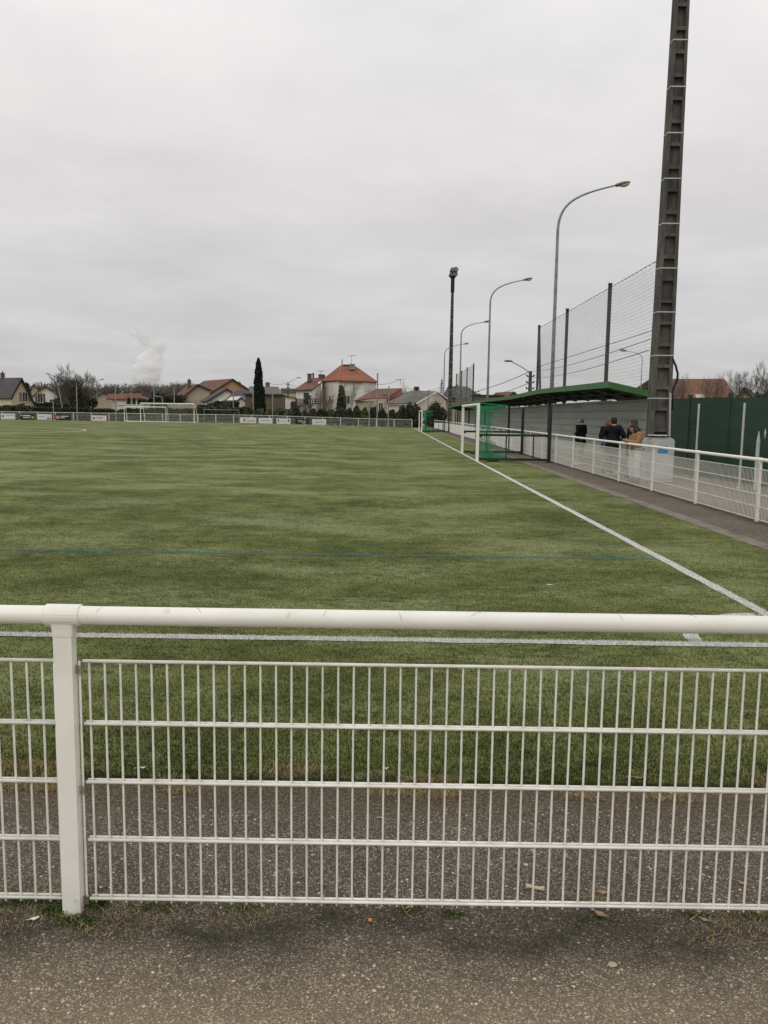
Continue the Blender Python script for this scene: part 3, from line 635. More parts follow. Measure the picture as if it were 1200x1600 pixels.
# ------------------------------------------------------------ green wall and things beside it
def wl(Y): return 9.85-.115*(Y-21)
gw = thing('green_wall', 'dark green panelled wall at the right edge behind the railing', 'wall', (wl(24), 24, 0))
yy_ = [27.1, 25.4, 23.05, 20.2, 17.3, 14.4, 11.5]; za = [2.36, 2.36, 2.31, 2.34, 2.34, 2.33]
for i in range(6):
    a, c = yy_[i], yy_[i+1]
    def pn(b):
        b.prism([(wl(a), a, .0), (wl(c)-.0, c+.02, .0), (wl(c), c+.02, za[i]), (wl(a), a, za[i]+.02)], (.06, .01, 0))
    part(gw, 'panel', M['greenwall'], pn)
    part(gw, 'post', M['greenwall'], lambda b: b.box((wl(c)+.02, c, 1.23), (.10, .12, 2.50)))
for x_, y_, w_, h_ in ((1184, 677, .07, .26), (1068, 667, .05, .10), (1058, 660, .16, .03), (1120, 690, .12, .02)):
    Y_ = 21.2 if x_ > 1150 else 25.0 if x_ < 1100 else 22.9; X_ = wl(Y_)-.012; p = at(x_, y_, Y_)
    part(gw, 'scuff_mark', M['plastic'] if x_ > 1150 else M['greenfascia'], lambda b: b.tube([(X_, Y_, p.z-h_/2), (X_, Y_, p.z), (X_, Y_, p.z+h_/2)], [w_*.15, w_*.4, .006], 6))
for x, y, z0, Y, lab in ((1091, 750, 632, 22.9, 'slim white pole against the green wall, left of the two'), (1162, 762, 631, 20.6, 'slim white pole against the green wall, right of the two')):
    X = kx(x)*Y; zt = at(x, z0, Y).z
    b = MB(); b.tube([(X, Y, 0), (X, Y, zt)], .028, 10); b.tube([(X, Y, 0), (X, Y, .02)], .08, 10); b.ball((X, Y, zt), (.029, .029, .02), 10, 6)
    tag(b.build('white_pole', M['plastic'], smooth=False), lab, 'pole', 'white poles by the green wall')
b = MB(); p = at(1185, 690, 20.2); b.tube([(p.x, p.y, 0), (p.x, p.y, 1.2), (p.x, p.y, 1.46)], [.05, .045, .008], 10); tag(b.build('white_marker', M['plastic']), 'short pointed white marker post at the right edge', 'marker post')
# white cabinet with blue label
t = thing('white_cabinet', 'white plastic cabinet with a blue label at the foot of the near mast', 'cabinet', (7.42, 22.3, 0), R(4))
def cab_(b):
    pts = [(-.33, -.30), (.33, -.30), (.33, .30), (-.33, .30)]
    b.box((0, 0, .58), (.66, .60, 1.12)); b.box((0, 0, 1.165), (.62, .56, .05)); b.box((0, 0, 1.20), (.54, .48, .02))
part(t, 'body', M['plastic'], cab_, world=False)
part(t, 'door', M['plastic'], lambda b: (b.box((0, -.312, .60), (.60, .022, 1.02)), b.box((.27, -.33, .7), (.02, .02, .3))), world=False)
part(t, 'label_panel', M['blue'], lambda b: b.box((.0, -.3255, .90), (.27, .004, .20)), world=False)
b = MB(); b.box((7.35, 22.2, 1.25), (.56, .30, .035), R(8)); b.cur = 1; b.box((7.28, 22.0, 1.285), (.50, .05, .02), R(-6)); b.box((7.42, 22.1, 1.27), (.3, .2, .01), R(20))
tag(b.build('tray', [M['black'], M['paper']]), 'black tray with white edge lying on the white cabinet', 'tray')

# ------------------------------------------------------------ foldaway goals on the touchline
def net_sheet(b, A, B_, C_, D_, nu, nv, r, sag=0., jit=.02):
    A, B_, C_, D_ = map(Vector, (A, B_, C_, D_))
    def pt(u, v):
        p = A*(1-u)*(1-v)+B_*u*(1-v)+C_*u*v+D_*(1-u)*v
        q = Vector((random.uniform(-1, 1), random.uniform(-1, 1), random.uniform(-1, 1)))*jit
        return p+q+Vector((0, 0, -sag*math.sin(math.pi*u)*math.sin(math.pi*v)))
    G = [[pt(i/nu, j/nv) for j in range(nv+1)] for i in range(nu+1)]
    for i in range(nu+1):
        for j in range(nv+1):
            if i < nu: b.bar(G[i][j], G[i+1][j], r)
            if j < nv: b.bar(G[i][j], G[i][j+1], r)
def fold_goal(y0, y1, label, det=True):
    t = thing('foldaway_goal', label, 'football goal', (XT+.02, y0, 0), 0, 'foldaway side goals on the touchline'); x0, xp, h = XT-.01, 6.16, 2.22
    part(t, 'goalposts', M['white'], lambda b: (b.box((x0, y0, h/2), (.11, .11, h)), b.box((x0, y1, h/2), (.11, .11, h)), b.tube([(x0, y0+.06, h-.055), (x0, y1-.06, h-.055)], .054, 12)))
    for y in (y0, y1):
        part(t, 'base_bar', M['darkgreen'], lambda b: (b.bar((x0+.06, y, .10), (xp-.05, y, .10), .09), b.box((x0+.6, y-.03, .03), (.45, .16, .06))))
        part(t, 'middle_bar', M['darkgreen'], lambda b: (b.bar((x0+.06, y, 1.02), (xp-.05, y, 1.02), .085), b.box((x0+.11, y, 1.0), (.08, .1, .14))))
        for fx_ in (.40, .78): part(t, 'strut', M['darkgreen'], lambda b: b.bar((x0+(xp-x0)*fx_, y, .1), (x0+(xp-x0)*fx_, y, 1.02), .045))
        part(t, 'pivot_post', M['darkgreen'], lambda b: (b.box((xp, y, 1.06), (.12, .12, 2.12)), b.box((xp, y, .02), (.24, .24, .04))))
    def net(b):
        r = .006; xb = x0+1.15
        net_sheet(b, (x0, y0, h-.1), (xb, y0+.2, h-.08), (xb, y1-.2, h-.08), (x0, y1, h-.1), 10, 42, r, .12)
        net_sheet(b, (x0, y0, h-.1), (xb, y0+.2, h-.10), (x0+.55, y0+.05, 1.05), (x0+.06, y0, 1.5), 10, 9, r, .0)
        for dx in (0,): 
            net_sheet(b, (x0+.42+dx, y0+.1, h-.15), (x0+.55+dx, y0+.5, h-.15), (x0+.62+dx, y0+.6, .15), (x0+.36, y0+.1, .15), 7, 18, r, .0, .05)
            net_sheet(b, (x0+.42+dx, y0+.1, h-.15), (x0+.50+dx, y1-.1, h-.15), (x0+.62+dx, y1-.1, .12), (x0+.42, y0+.1, .12), 48, 18, r*.8, .0, .04)
        net_sheet(b, (x0+.36, y0, .75), (x0+.62, y0, .75), (xb+.25, y0-.05, .10), (x0+.36, y0-.05, .10), 12, 8, r*1.2, 0, .04)
        net_sheet(b, (x0+.36, y0, .12), (xb+.25, y0, .12), (xb, y1, .12), (x0+.36, y1, .12), 9, 42, r, 0, .04)
        b.bar((x0, y0, h), (xb, y0+.2, h-.08), .03); b.bar((xb, y0+.2, h-.08), (x0+.6, y0+.2, 1.7), .018); b.bar((x0, y1, h), (xb, y1-.2, h-.08), .03)
    part(t, 'net', M['net'], net, fix=False)
    return t
fold_goal(31.0, 37.3, 'nearer white foldaway goal with green net on the right touchline')
fold_goal(82.6, 89.4, 'farther white foldaway goal with green net near the far corner')

def std_goal(pxl, pxr, Y, h, label, depth, m, net=False, basebar=False, r=.06, grp='white goals at the far end'):
    xl, xr = kx(pxl)*Y, kx(pxr)*Y; z = T((xl+xr)/2, Y); t = thing('football_goal', label, 'football goal', ((xl+xr)/2, Y, z), 0, grp)
    part(t, 'goalposts', m, lambda b: b.tube([(xl, Y, z), (xl, Y, z+h), (xr, Y, z+h), (xr, Y, z)], r, 8))
    def stay(b):
        for x in (xl, xr): b.tube([(x, Y, z+h), (x, Y+depth*.5, z+h-.1), (x, Y+depth, z+.03)], r*.5, 6); b.tube([(x, Y+.08, z+.04), (x, Y+depth, z+.04)], r*.5, 6)
        b.tube([(xl, Y+depth, z+.04), (xr, Y+depth, z+.04)], r*.5, 6)
    part(t, 'stay', M['white2'] if m is M['white2'] else m, stay)
    if basebar: part(t, 'base_bar', m, lambda b: b.bar((xl+.1, Y, z+.05), (xr-.1, Y, z+.05), .1))
    if net: part(t, 'net', M['white2'], lambda b: (net_sheet(b, (xl, Y+depth*.5, z+h-.1), (xr, Y+depth*.5, z+h-.1), (xr, Y+depth, z+.05), (xl, Y+depth, z+.05), 30, 10, .008), net_sheet(b, (xl, Y, z+h), (xr, Y, z+h), (xr, Y+depth*.5, z+h-.1), (xl, Y+depth*.5, z+h-.1), 30, 4, .008, .15)), fix=False)
    return t
std_goal(219.5, 303.2, YF-.2, 2.46, 'full-size white goal on the far goal line', 2.0, M['white'], True, r=.07)
std_goal(194.2, 259.2, 110.3, 2.0, 'smaller white goal with ground bar overlapping the full-size goal on its left', 1.2, M['white'], False, True, .06)
std_goal(318, 373, 114.2, 1.75, 'low dark goal frame behind the far railing', 1.0, M['galv'], False, False, .04, None)

# ------------------------------------------------------------ houses beyond the far railing
ZG = .2
def poly_wall(b, pts, z0, z1): b.prism([(p[0], p[1], z0) for p in pts], (0, 0, z1-z0))
def slab(b, pts, th=.16):
    pts = [Vector(p) for p in pts]; n = (pts[1]-pts[0]).cross(pts[2]-pts[0]).normalized(); n = n if n.z > 0 else -n
    b.prism([p-n*th/2 for p in pts], n*th)
def add_windows(t, C, g, l, wins, rev=.05):
    for wn in wins:
        face, u, z0, w, h = wn[:5]; kind = wn[5] if len(wn) > 5 else 'plain'
        d, nrm = (g, -l) if face == 'g' else (l, -g)
        c = C + d*u; c = Vector((c.x, c.y, z0+h/2)); ang = math.atan2(d.y, d.x)
        def bx(b, du, dz, w_, h_, out, dep): 
            q = c+d*du+nrm*out; b.box((q.x, q.y, c.z+dz), (w_, dep, h_), ang)
        nm = 'door' if kind == 'door' else 'window'
        f = part(t, nm, M['whitewall'] if kind != 'door' else M['darkwood'], lambda b: (bx(b, 0, h/2+.05, w+.16, .10, .03, .08), bx(b, 0, -h/2-.05, w+.2, .10, .05, .14), bx(b, -w/2-.04, 0, .08, h, .03, .08), bx(b, w/2+.04, 0, .08, h, .03, .08), bx(b, 0, 0, .05, h, .035, .06)))
        part(f, 'pane', M['shutter'] if kind == 'closed' else M['glass'], lambda b: bx(b, 0, 0, w, h, .012, .03))
        if kind == 'shutters':
            for s_ in (-1, 1): part(f, 'shutter', M['shutter'], lambda b: bx(b, s_*(w*.8+.05), 0, w*.5, h, .05, .05))
def gable_house(name, label, x1, x2, Y, a, ye, yr, length, wall, roof, wins=(), chim=(), zb=ZG, ye2=None, rfrac=.5, ov=.45, zcut=None, cat='house', gw_=None):
    g = Vector((math.cos(R(a)), math.sin(R(a)), 0)); l = Vector((-g.y, g.x, 0)); C = Vector((kx(x1)*Y, Y, 0)); k = kx(x2)
    w = gw_ or abs((k*C.y-C.x)/(g.x-k*g.y)); ap = C+g*w*rfrac; ze = at(x1, ye, Y).z; zr = at(x1, yr, ap.y).z+( -(ap.x/ap.y-C.x/C.y)*.0136*ap.y)*0
    zr = H+(hor(x1+(x2-x1)*rfrac)-yr)/F_*ap.y; ze = H+(hor(x1)-ye)/F_*C.y; e2 = C+g*w; ze2 = ze if ye2 is None else H+(hor(x2)-ye2)/F_*e2.y
    t = thing(name, label, cat, (C.x, C.y, zb), 0)
    A, B_, D_ = C, ap, C+g*w
    def wb(b):
        P = []
        for o_ in (Vector((0, 0, 0)), l*length):
            for p, z in ((A, zb-.3), (A, ze), (B_, zr), (D_, ze2), (D_, zb-.3)): P.append(Vector((p.x, p.y, z))+o_)
        b.poly(P, [(0, 1, 2, 3, 4), (9, 8, 7, 6, 5), (0, 5, 6, 1), (3, 8, 9, 4)])
    part(t, 'wall', wall, wb)
    def rb(b):
        for P0, z0, s_ in ((A, ze, -1), (D_, ze2, 1)):
            run = (P0-B_).length; slope = (zr-z0)/run; q = P0+g*s_*ov; z = z0-slope*ov
            p = [Vector((B_.x, B_.y, zr+.1))-l*ov, Vector((B_.x, B_.y, zr+.1))+l*(length+ov), Vector((q.x, q.y, z+.1))+l*(length+ov), Vector((q.x, q.y, z+.1))-l*ov]
            slab(b, p)
    rf = part(t, 'roof', roof, rb)
    for P0, z0, s_ in ((A, ze, -1), (D_, ze2, 1)):         # barge boards on the gable
        part(t, 'barge_board', M['darkwood'], lambda b: b.bar(Vector((B_.x, B_.y, zr-.08))-l*(ov+.05), Vector((P0.x+g.x*s_*ov, P0.y+g.y*s_*ov, z0-(zr-z0)/(P0-B_).length*ov-.08))-l*(ov+.05), .06, .22))
    for (u, v, hh, cw) in chim:
        p = C+g*w*u+l*length*v; zz = ze+(zr-ze)*(1-abs(u-rfrac)/rfrac)
        part(rf, 'chimney', M['brick'], lambda b: (b.box((p.x, p.y, zz+hh/2-.3), (cw, cw, hh+.6), R(a)), b.box((p.x, p.y, zz+hh), (cw*1.2, cw*1.2, .12), R(a)), b.tube([(p.x, p.y, zz+hh), (p.x, p.y, zz+hh+.35)], cw*.25, 8)))
    add_windows(t, C, g, l, wins)
    return t, C, g, l, w, ze, zr
def antenna(t, x, y0, y1, Y):
    p = at(x, y0, Y); q = at(x, y1, Y)
    def an(b):
        b.bar((p.x, Y, p.z), (p.x, Y, q.z), .08); b.bar((p.x-.9, Y, q.z-.15), (p.x+.9, Y, q.z-.05), .06)
        for k in range(5): b.bar((p.x-.8+.4*k, Y-.4, q.z-.12), (p.x-.8+.4*k, Y+.4, q.z-.12), .05)
    part(t, 'antenna', M['cablegrey'], an)

t, C, g, l, w, ze, zr = gable_house('house', 'cream house with steep dark slate roof at the left edge', 18.5, 53.5, 135, 62, 617.5, 592.3, 13, M['cream'], M['h1roof'], ye2=634, rfrac=.42,
    wins=[('g', 2.6, 3.1, .95, 1.5, 'shutters'), ('g', 5.6, 3.0, .95, 1.5, 'shutters'), ('f', 4.5, 1.3, 1.2, 1.2, 'plain')], chim=[(.42, .34, .9, .5), (.42, .46, .9, .5)])
def lean(b):
    p = at(35, 630, 136); q = at(52, 632, 142); b.prism([(p.x, p.y, p.z-.2), (q.x, q.y, p.z-.6), (q.x-.5, q.y-3, p.z-1.1), (p.x-.5, p.y-3, p.z-.7)], (0, 0, .18))
part(t, 'porch_roof', M['darkwood'], lean)
gable_house('house', 'beige gabled house with brown roof and two dark windows, second from the left', 53.5, 90, 225, 24, 618, 604.5, 16, M['offwhite'], M['brownroof'], wins=[('g', 1.6, 3.3, 1.2, 1.4), ('g', 4.6, 3.2, 1.2, 1.4)], chim=[(.5, .25, .7, .5)], ye2=616)
gable_house('house', 'brown roof peeping over the beige gabled house at the left', 47, 62, 262, 25, 610, 601, 12, M['beige'], M['brownroof'])
gable_house('house', 'low beige house with orange-brown roof right of the big bare tree', 144, 179, 215, 22, 625, 613, 14, M['beige'], M['brownroof'], wins=[('g', 3.6, 1.0, 1.3, 1.0)], chim=[(.5, .4, .8, .6)], ye2=622)
gable_house('house', 'long low house with red tiled roof and whitish walls behind the left goal', 176, 224, 205, 3, 623.5, 615.5, 7, M['offwhite'], M['redroof'], wins=[('g', 3.0, 1.2, .9, 1.5), ('g', 6.0, 1.2, .9, 1.5)], gw_=8.0)
# the roof above runs parallel to the picture: give it a wide red front slope
t = [o for o in S.objects if o.get('label', '').startswith('long low house')][0]
a_, c_, d_ = at(169, 616, 203.5), at(221, 615.2, 203.5), at(224, 623.2, 200.5); e_ = at(166, 624, 200.5)
part(t, 'front_roof', M['redroof'], lambda b: slab(b, [a_, c_, d_, e_], .2))
w0, w1 = at(181, 623, 201), at(223, 623, 201); part(t, 'front_wall', M['offwhite'], lambda b: b.box(((w0.x+w1.x)/2, 202, 1.9), (w1.x-w0.x, 1.6, 5.2)))
p0_, p1_ = at(184, 634, 121), at(228, 634, 121)
b = MB(); b.box(((p0_.x+p1_.x)/2, 121, (p0_.z+.1)/2+.1), (p1_.x-p0_.x, 3, p0_.z)); b.box(((p0_.x+p1_.x)/2, 121, p0_.z+.16), (p1_.x-p0_.x+.3, 3.3, .12)); tag(b.build('low_building', M['offwhite']), 'low pale flat-roofed hut behind the left end of the goals', 'hut')
p0_, p1_ = at(262, 633, 122), at(308, 633, 122)
b = MB(); b.box(((p0_.x+p1_.x)/2, 122, (p0_.z+.1)/2+.1), (p1_.x-p0_.x, .3, p0_.z)); b.box(((p0_.x+p1_.x)/2, 122, p0_.z+.13), (p1_.x-p0_.x+.05, .4, .08)); tag(b.build('garden_wall', M['beige']), 'pale garden wall behind the right half of the full-size goal', 'wall')
# cluster in the middle-left
gable_house('house', 'small beige house with flat brown-edged roof, leftmost of the central cluster', 279, 290, 175, 15, 620, 618.5, 8, M['beige'], M['brownroof'])
gable_house('house', 'old beige house with rust-red roof and tall chimney left of the orange house', 290, 328, 178, 22, 617.5, 602, 16, M['beige'], M['redroof'], chim=[(.3, .3, 2.0, .7)], ye2=610)
gable_house('house', 'large orange gabled house with red-brown roof', 325, 392, 190, 33, 617, 593.7, 18, M['orangewall'], M['redroof'], rfrac=.56, ye2=612, chim=[(.8, .1, .9, .6)])
gable_house('house', 'small white gabled house with dark roof in front of the orange house', 326, 375, 165, 20, 626, 608.7, 10, M['whitewall'], M['slate'], rfrac=.58, ye2=621, wins=[('g', 2.2, 2.0, .9, 1.2)])
gable_house('house', 'pale extension with open hatch left of the ivy-brown building', 371, 383, 140, 25, 626, 621, 7, M['offwhite'], M['offwhite'], ov=.1, wins=[('g', .6, 1.7, .7, .8)])
t = thing('house', 'dark blue slate-roofed house between the orange house and the cypress', 'house', (at(375, 630, 150).x, 150, ZG))
part(t, 'roof', M['slate'], lambda b: (slab(b, [at(351, 626, 147), at(398, 626, 147), at(393, 613, 153), at(380, 609.7, 153), at(366, 613, 153)], .2), slab(b, [at(380, 609.7, 153.1), at(393, 613, 153.1), at(395, 624, 159), at(380, 620, 159)], .2)))
part(t, 'wall', M['offwhite'], lambda b: b.box(((at(354, 626, 148).x+at(396, 626, 148).x)/2, 152, at(375, 626, 148).z/2-.1), (at(396, 626, 148).x-at(354, 626, 148).x, 7, at(375, 626, 148).z+.1)))
p0_, p1_ = at(383, 617.5, 133), at(438.5, 617.5, 133)
t = thing('brown_building', 'brown ivy-clad flat-roofed building behind the cypress', 'building', ((p0_.x+p1_.x)/2, 133, ZG))
part(t, 'wall', M['brownwall'], lambda b: b.box(((p0_.x+p1_.x)/2, 136, p0_.z/2), (p1_.x-p0_.x, 6, p0_.z)))
part(t, 'roof', M['slate'], lambda b: b.prism([(p0_.x-.3, 132.6, p0_.z+.05), (p1_.x+.3, 132.6, p0_.z+.05), (p1_.x, 139.5, p0_.z+.05), (p0_.x, 139.5, p0_.z+.05)], (0, 0, .22)))
gable_house('house', 'house with pale grey tiled roof behind the cypress', 392, 441, 160, -3, 618, 617, 1, M['offwhite'], M['greyroof'])
t = [o for o in S.objects if o.get('label', '').startswith('house with pale grey')][0]
def hr_(b): slab(b, [at(389, 604.5, 166), at(434.5, 605, 166), at(443, 619, 159.4), at(389, 619, 159.4)], .25)
part(t, 'main_roof', M['greyroof'], hr_)
part(t, 'rear_wall', M['offwhite'], lambda b: b.box(((at(392, 610, 164).x+at(440, 610, 164).x)/2, 164, 2.4), (at(440, 610, 164).x-at(392, 610, 164).x-.5, 7, 4.2)))
part(t, 'chimney', M['brick'], lambda b: b.box((at(418, 604, 166.3).x, 166.5, at(418, 604, 166.3).z+.2), (.8, .8, 1.3)))
t = thing('annex', 'white lean-to building right of the brown building', 'building', (at(438, 620, 145).x, 145, ZG))
def an_(b):
    a1, a2 = at(438.5, 618.7, 145), at(456.5, 622, 145); b.prism([(a1.x, 145, -.1), (a2.x, 145, -.1), (a2.x, 145, a2.z), (a1.x, 145, a1.z)], (0, 8, 0))
part(t, 'wall', M['whitewall'], an_)
a1, a2 = at(437.5, 618.2, 144.6), at(458, 621.7, 144.6); part(t, 'roof', M['darkwood'], lambda b: b.prism([(a1.x, 144.6, a1.z), (a2.x, 144.6, a2.z), (a2.x, 144.6, a2.z+.15), (a1.x, 144.6, a1.z+.15)], (0, 9, 0)))
part(t, 'side_gate', M['darkwood'], lambda b: b.box((at(459, 625, 146).x, 146, 2), (.62, 4, 3.6)))
t = thing('far_building', 'distant flat grey building beyond the utility pole', 'building', (at(451, 615, 300).x, 300, ZG))
a1, a2 = at(440, 613, 300), at(463, 613, 300); part(t, 'wall', M['beige'], lambda b: b.box(((a1.x+a2.x)/2, 304, a1.z/2), (a2.x-a1.x, 8, a1.z)))
part(t, 'roof', M['greyroof'], lambda b: b.box(((a1.x+a2.x)/2, 304, a1.z+.7), (a2.x-a1.x+.6, 8.8, 1.5)))

# white house with balcony (left wing) and the big hip-roofed house
t = thing('house', 'white house with red roof, tall chimneys and a dark timber balcony', 'house', (at(463, 640, 150).x, 150, ZG))
A_, B2, Cc = at(462.5, 611, 150), at(487, 611, 150), at(502, 611, 158)
za_ = at(475, 610, 150).z
def wk(b): b.prism([(A_.x, 150, -.1), (B2.x, 150, -.1), (Cc.x, 158, -.1), (Cc.x-2, 170, -.1), (A_.x+2, 165, -.1)], (0, 0, za_+.1)); b.prism([(B2.x, 150.02, za_-.3), (Cc.x, 158, za_-.3), (Cc.x, 158, at(502, 596, 158).z)], (-.4, .3, 0))
part(t, 'wall', M['whitewall'], wk)
e1, e2, r1, r2 = at(458.5, 610, 149.5), at(488, 609.3, 149.5), at(486, 592, 160), at(509, 589.5, 166)
r2b = at(504, 597, 157)
part(t, 'roof', M['redroof'], lambda b: (slab(b, [e1, e2, r2b, r2, r1], .2), slab(b, [e1, r1, Vector((r1.x-1, 169, e1.z)), Vector((e1.x, 166, e1.z))], .2)))
for (cx_, ct, cb_, cw, YY) in ((483.7, 584.5, 597, .75, 156), (489.5, 583.5, 592, .35, 158), (501.5, 585.5, 592, .9, 163), (504.5, 586.5, 592, .8, 164)):
    p, q = at(cx_, ct, YY), at(cx_, cb_, YY); part(t, 'chimney', M['brick'], lambda b: (b.box((p.x, YY, (p.z+q.z)/2), (cw, cw, p.z-q.z)), b.box((p.x, YY, p.z), (cw*1.2, cw*1.2, .15))))
Cv = Vector((A_.x, 150, 0)); gx, lx = Vector((1, 0, 0)), Vector((0, 1, 0))
def wx(x): return at(x, 620, 150).x-A_.x
add_windows(t, Cv, gx, lx, [('g', wx(464.9), 2.9, .75, 1.5, 'closed'), ('g', wx(471.3), 2.9, .95, 1.5, 'closed'), ('g', wx(478.5), 3.5, .8, 1.9, 'door'), ('g', wx(484.7), 4.2, .5, .9)])
def bal(b):
    xa, xb = at(476.5, 628, 148).x, at(501, 628, 148).x; zt, zb_ = at(488, 623.3, 148).z, at(488, 630.5, 148).z
    b.box(((xa+xb)/2, 149, zb_), (xb-xa, 2.2, .14)); b.bar((xa, 148, zt), (xb, 148, zt), .12); b.bar((xa, 148, (zt+zb_)/2), (xb, 148, (zt+zb_)/2), .12)
    for i in range(7): x = xa+(xb-xa)*i/6; b.box((x, 148, (zt+zb_)/2), (.28 if i % 2 == 0 else .12, .06, zt-zb_))
    for x in (xa+.1, xb-.1): b.box((x, 148.1, zb_/2), (.14, .14, zb_))
part(t, 'balcony', M['darkwood'], bal)
part(t, 'porch_roof', M['slate'], lambda b: slab(b, [at(463, 635.5, 146), at(491, 633, 146), at(491, 630.5, 149), at(470, 631.5, 149)], .12))
antenna(t, 501.5, 586, 579, 163)

t = thing('house', 'large white house with orange hipped roof and a flat-topped chimney', 'house', (at(545, 640, 160).x, 160, ZG))
def P3(x, y, Y): return at(x, y, Y)
el, em, en, er = P3(501.3, 596.3, 160), P3(528, 594.8, 152), P3(569, 596.2, 152), P3(589.5, 597.5, 160)
bk1, bk2 = Vector((el.x+1, 174, el.z)), Vector((er.x-1, 174, er.z)); ra, rb_ = P3(534.5, 571.3, 162), P3(554.5, 573.5, 162)
rf = part(t, 'roof', M['orangeroof'], lambda b: [slab(b, q, .2) for q in ([el, em, ra], [em, en, rb_, ra], [en, er, rb_], [er, bk2, rb_], [bk2, bk1, ra, rb_], [bk1, el, ra])])
def sh_(p, cx=at(545, 600, 162).x, cy_=162.): return ((p.x-cx)*.955+cx, (p.y-cy_)*.93+cy_)
part(t, 'wall', M['offwhite'], lambda b: b.prism([(*sh_(p), -.1) for p in (el, em, en, er, bk2, bk1)], (0, 0, el.z-.05)))
for a_, c_ in ((ra, em), (rb_, en), (ra, el), (rb_, er), (ra, rb_)): part(rf, 'ridge_tiles', M['ridge'], lambda b: b.bar(a_+Vector((0, -.05, .15)), c_+Vector((0, -.05, .12)), .16))
for (cx_, ct, cb_, cw, YY, mm) in ((550.2, 569.5, 577.5, .95, 159, 'galv'), (541, 570.5, 573, .9, 162, 'redroof')):
    p, q = at(cx_, ct, YY), at(cx_, cb_, YY); part(rf, 'chimney', M[mm], lambda b: (b.box((p.x, YY, (p.z+q.z)/2), (cw, cw, p.z-q.z)), b.box((p.x, YY, p.z), (cw*1.25, cw*1.25, .18))))
p, q = at(534.6, 561.5, 162), at(534.6, 571, 162); part(rf, 'finial', M['cablegrey'], lambda b: b.bar(p, q, .16))
antenna(t, 549.5, 570, 555, 159)
Cv = Vector((sh_(em)[0], sh_(em)[1], 0)); 
add_windows(t, Cv, gx, lx, [('g', 1.6, 3.6, 1.0, 1.5), ('g', 3.9, .9, 1.0, 1.5)])
Cv = Vector((sh_(el)[0], sh_(el)[1], 0)); dd = Vector((sh_(em)[0], sh_(em)[1], 0))-Cv; dd.normalize()
add_windows(t, Cv, dd, Vector((-dd.y, dd.x, 0)), [('g', 1.4, 3.5, 1.1, 1.6), ('g', 4.2, 3.5, 1.1, 1.6)])

t = thing('house', 'low beige house with red roof, skylights and a satellite dish', 'house', (at(590, 640, 138).x, 138, ZG))
q = [at(553.5, 626.8, 138), at(587.5, 608.3, 146), at(627, 607.3, 146), at(604, 630, 136.5), at(584, 622, 138)]
part(t, 'roof', M['redroof'], lambda b: (slab(b, [at(553.5, 626.8, 138), at(587.5, 608.3, 146), at(608, 607.8, 146), at(583, 622.5, 138)], .2), slab(b, [at(608, 607.8, 146), at(627, 607.3, 146), at(606, 622.5, 138), at(583, 622.5, 138)], .2), slab(b, [at(627, 607.3, 145.8), at(637, 614, 145.8), at(605, 630.5, 137.6), at(604.5, 622.5, 137.6)], .2)))
x0_, x1_, x2_ = at(555, 630, 138.3).x, at(583, 630, 138.3).x, at(605, 630, 138).x
part(t, 'wall', M['beige'], lambda b: (b.box(((x0_+x2_)/2, 141.5, 1.3), (x2_-x0_, 6, at(570, 626.3, 138).z*2-2.6)), b.box(((x1_+x2_)/2, 139.9, 1.7), (x2_-x1_, 4, at(590, 623, 138).z*2-3.4))))
for x, y in ((596, 617.5), (602, 616.5), (580.5, 619.5)):
    p = at(x, y, 140.2); part(t, 'skylight', M['glass'], lambda b: b.box(p+Vector((0, -.1, .12)), (.85, .08, .9), 0, Matrix.Rotation(R(-58), 3, 'X')))
Cv = Vector((x1_, 137.9, 0)); add_windows(t, Cv, gx, lx, [('g', at(595, 627, 138).x-x1_, 2.1, .7, 1.6), ('g', .3+.2, -.2, .12, 3.2, 'door')])
p, q_ = at(627.5, 601, 146), at(627.5, 609, 146); part(t, 'chimney', M['whitewall'], lambda b: (b.box((p.x, 146, (p.z+q_.z)/2-.5), (.9, .7, p.z-q_.z)), b.box((p.x+.3, 146, p.z+.1), (.35, .35, .9))))
p = at(631.7, 610.3, 143); part(t, 'satellite_dish', M['plastic'], lambda b: (b.ball(p, (.42, .10, .48), 16, 8), b.bar(p, p+Vector((0, .6, -.6)), .06)))
antenna(t, 625.3, 602, 592, 146)

t = thing('house', 'pale pink bungalow with long grey roof and gable end beside the foldaway goal', 'house', (at(650, 640, 132).x, 132, ZG))
E0, E1, G1 = at(604, 630.5, 131.5), at(650.5, 630.5, 131.5), at(699.5, 623, 138); RD0, RD1 = at(641, 611.3, 139), at(682, 611.8, 135)
part(t, 'roof', M['greyroof'], lambda b: (slab(b, [E0, E1, RD1, RD0], .2), slab(b, [RD1, Vector((G1.x, G1.y, at(699.5, 624, 138).z)), Vector((G1.x-1, 150, G1.z)), Vector((RD0.x, 146, RD0.z))], .2)))
x0_, x1_ = at(604.5, 640, 132).x, at(651, 640, 132).x
def gab(b): b.prism([(x1_, 131.98, -.1), (G1.x-.35, 137.4, -.1), (G1.x-.35, 137.4, G1.z-.3), (RD1.x, 134.65, RD1.z-.16), (x1_, 131.98, E1.z-.12)], (-.3, .6, 0))
part(t, 'wall', M['pinkwall'], lambda b: (b.box(((x0_+x1_)/2, 135, E0.z/2-.1), (x1_-x0_, 6, E0.z)), b.prism([(x1_, 132.1, -.1), (G1.x-.5, 137.6, -.1), (G1.x-3, 145, -.1), (x1_-3, 145, -.1)], (0, 0, E1.z-.1)), gab(b)))
part(t, 'roof_edge', M['whitewall'], lambda b: (b.bar(E1+Vector((0, -.12, -.05)), RD1+Vector((.1, -.3, .0)), .1, .2), b.bar(RD1+Vector((.1, -.3, 0)), G1+Vector((0, -.3, -.05)), .1, .2)))
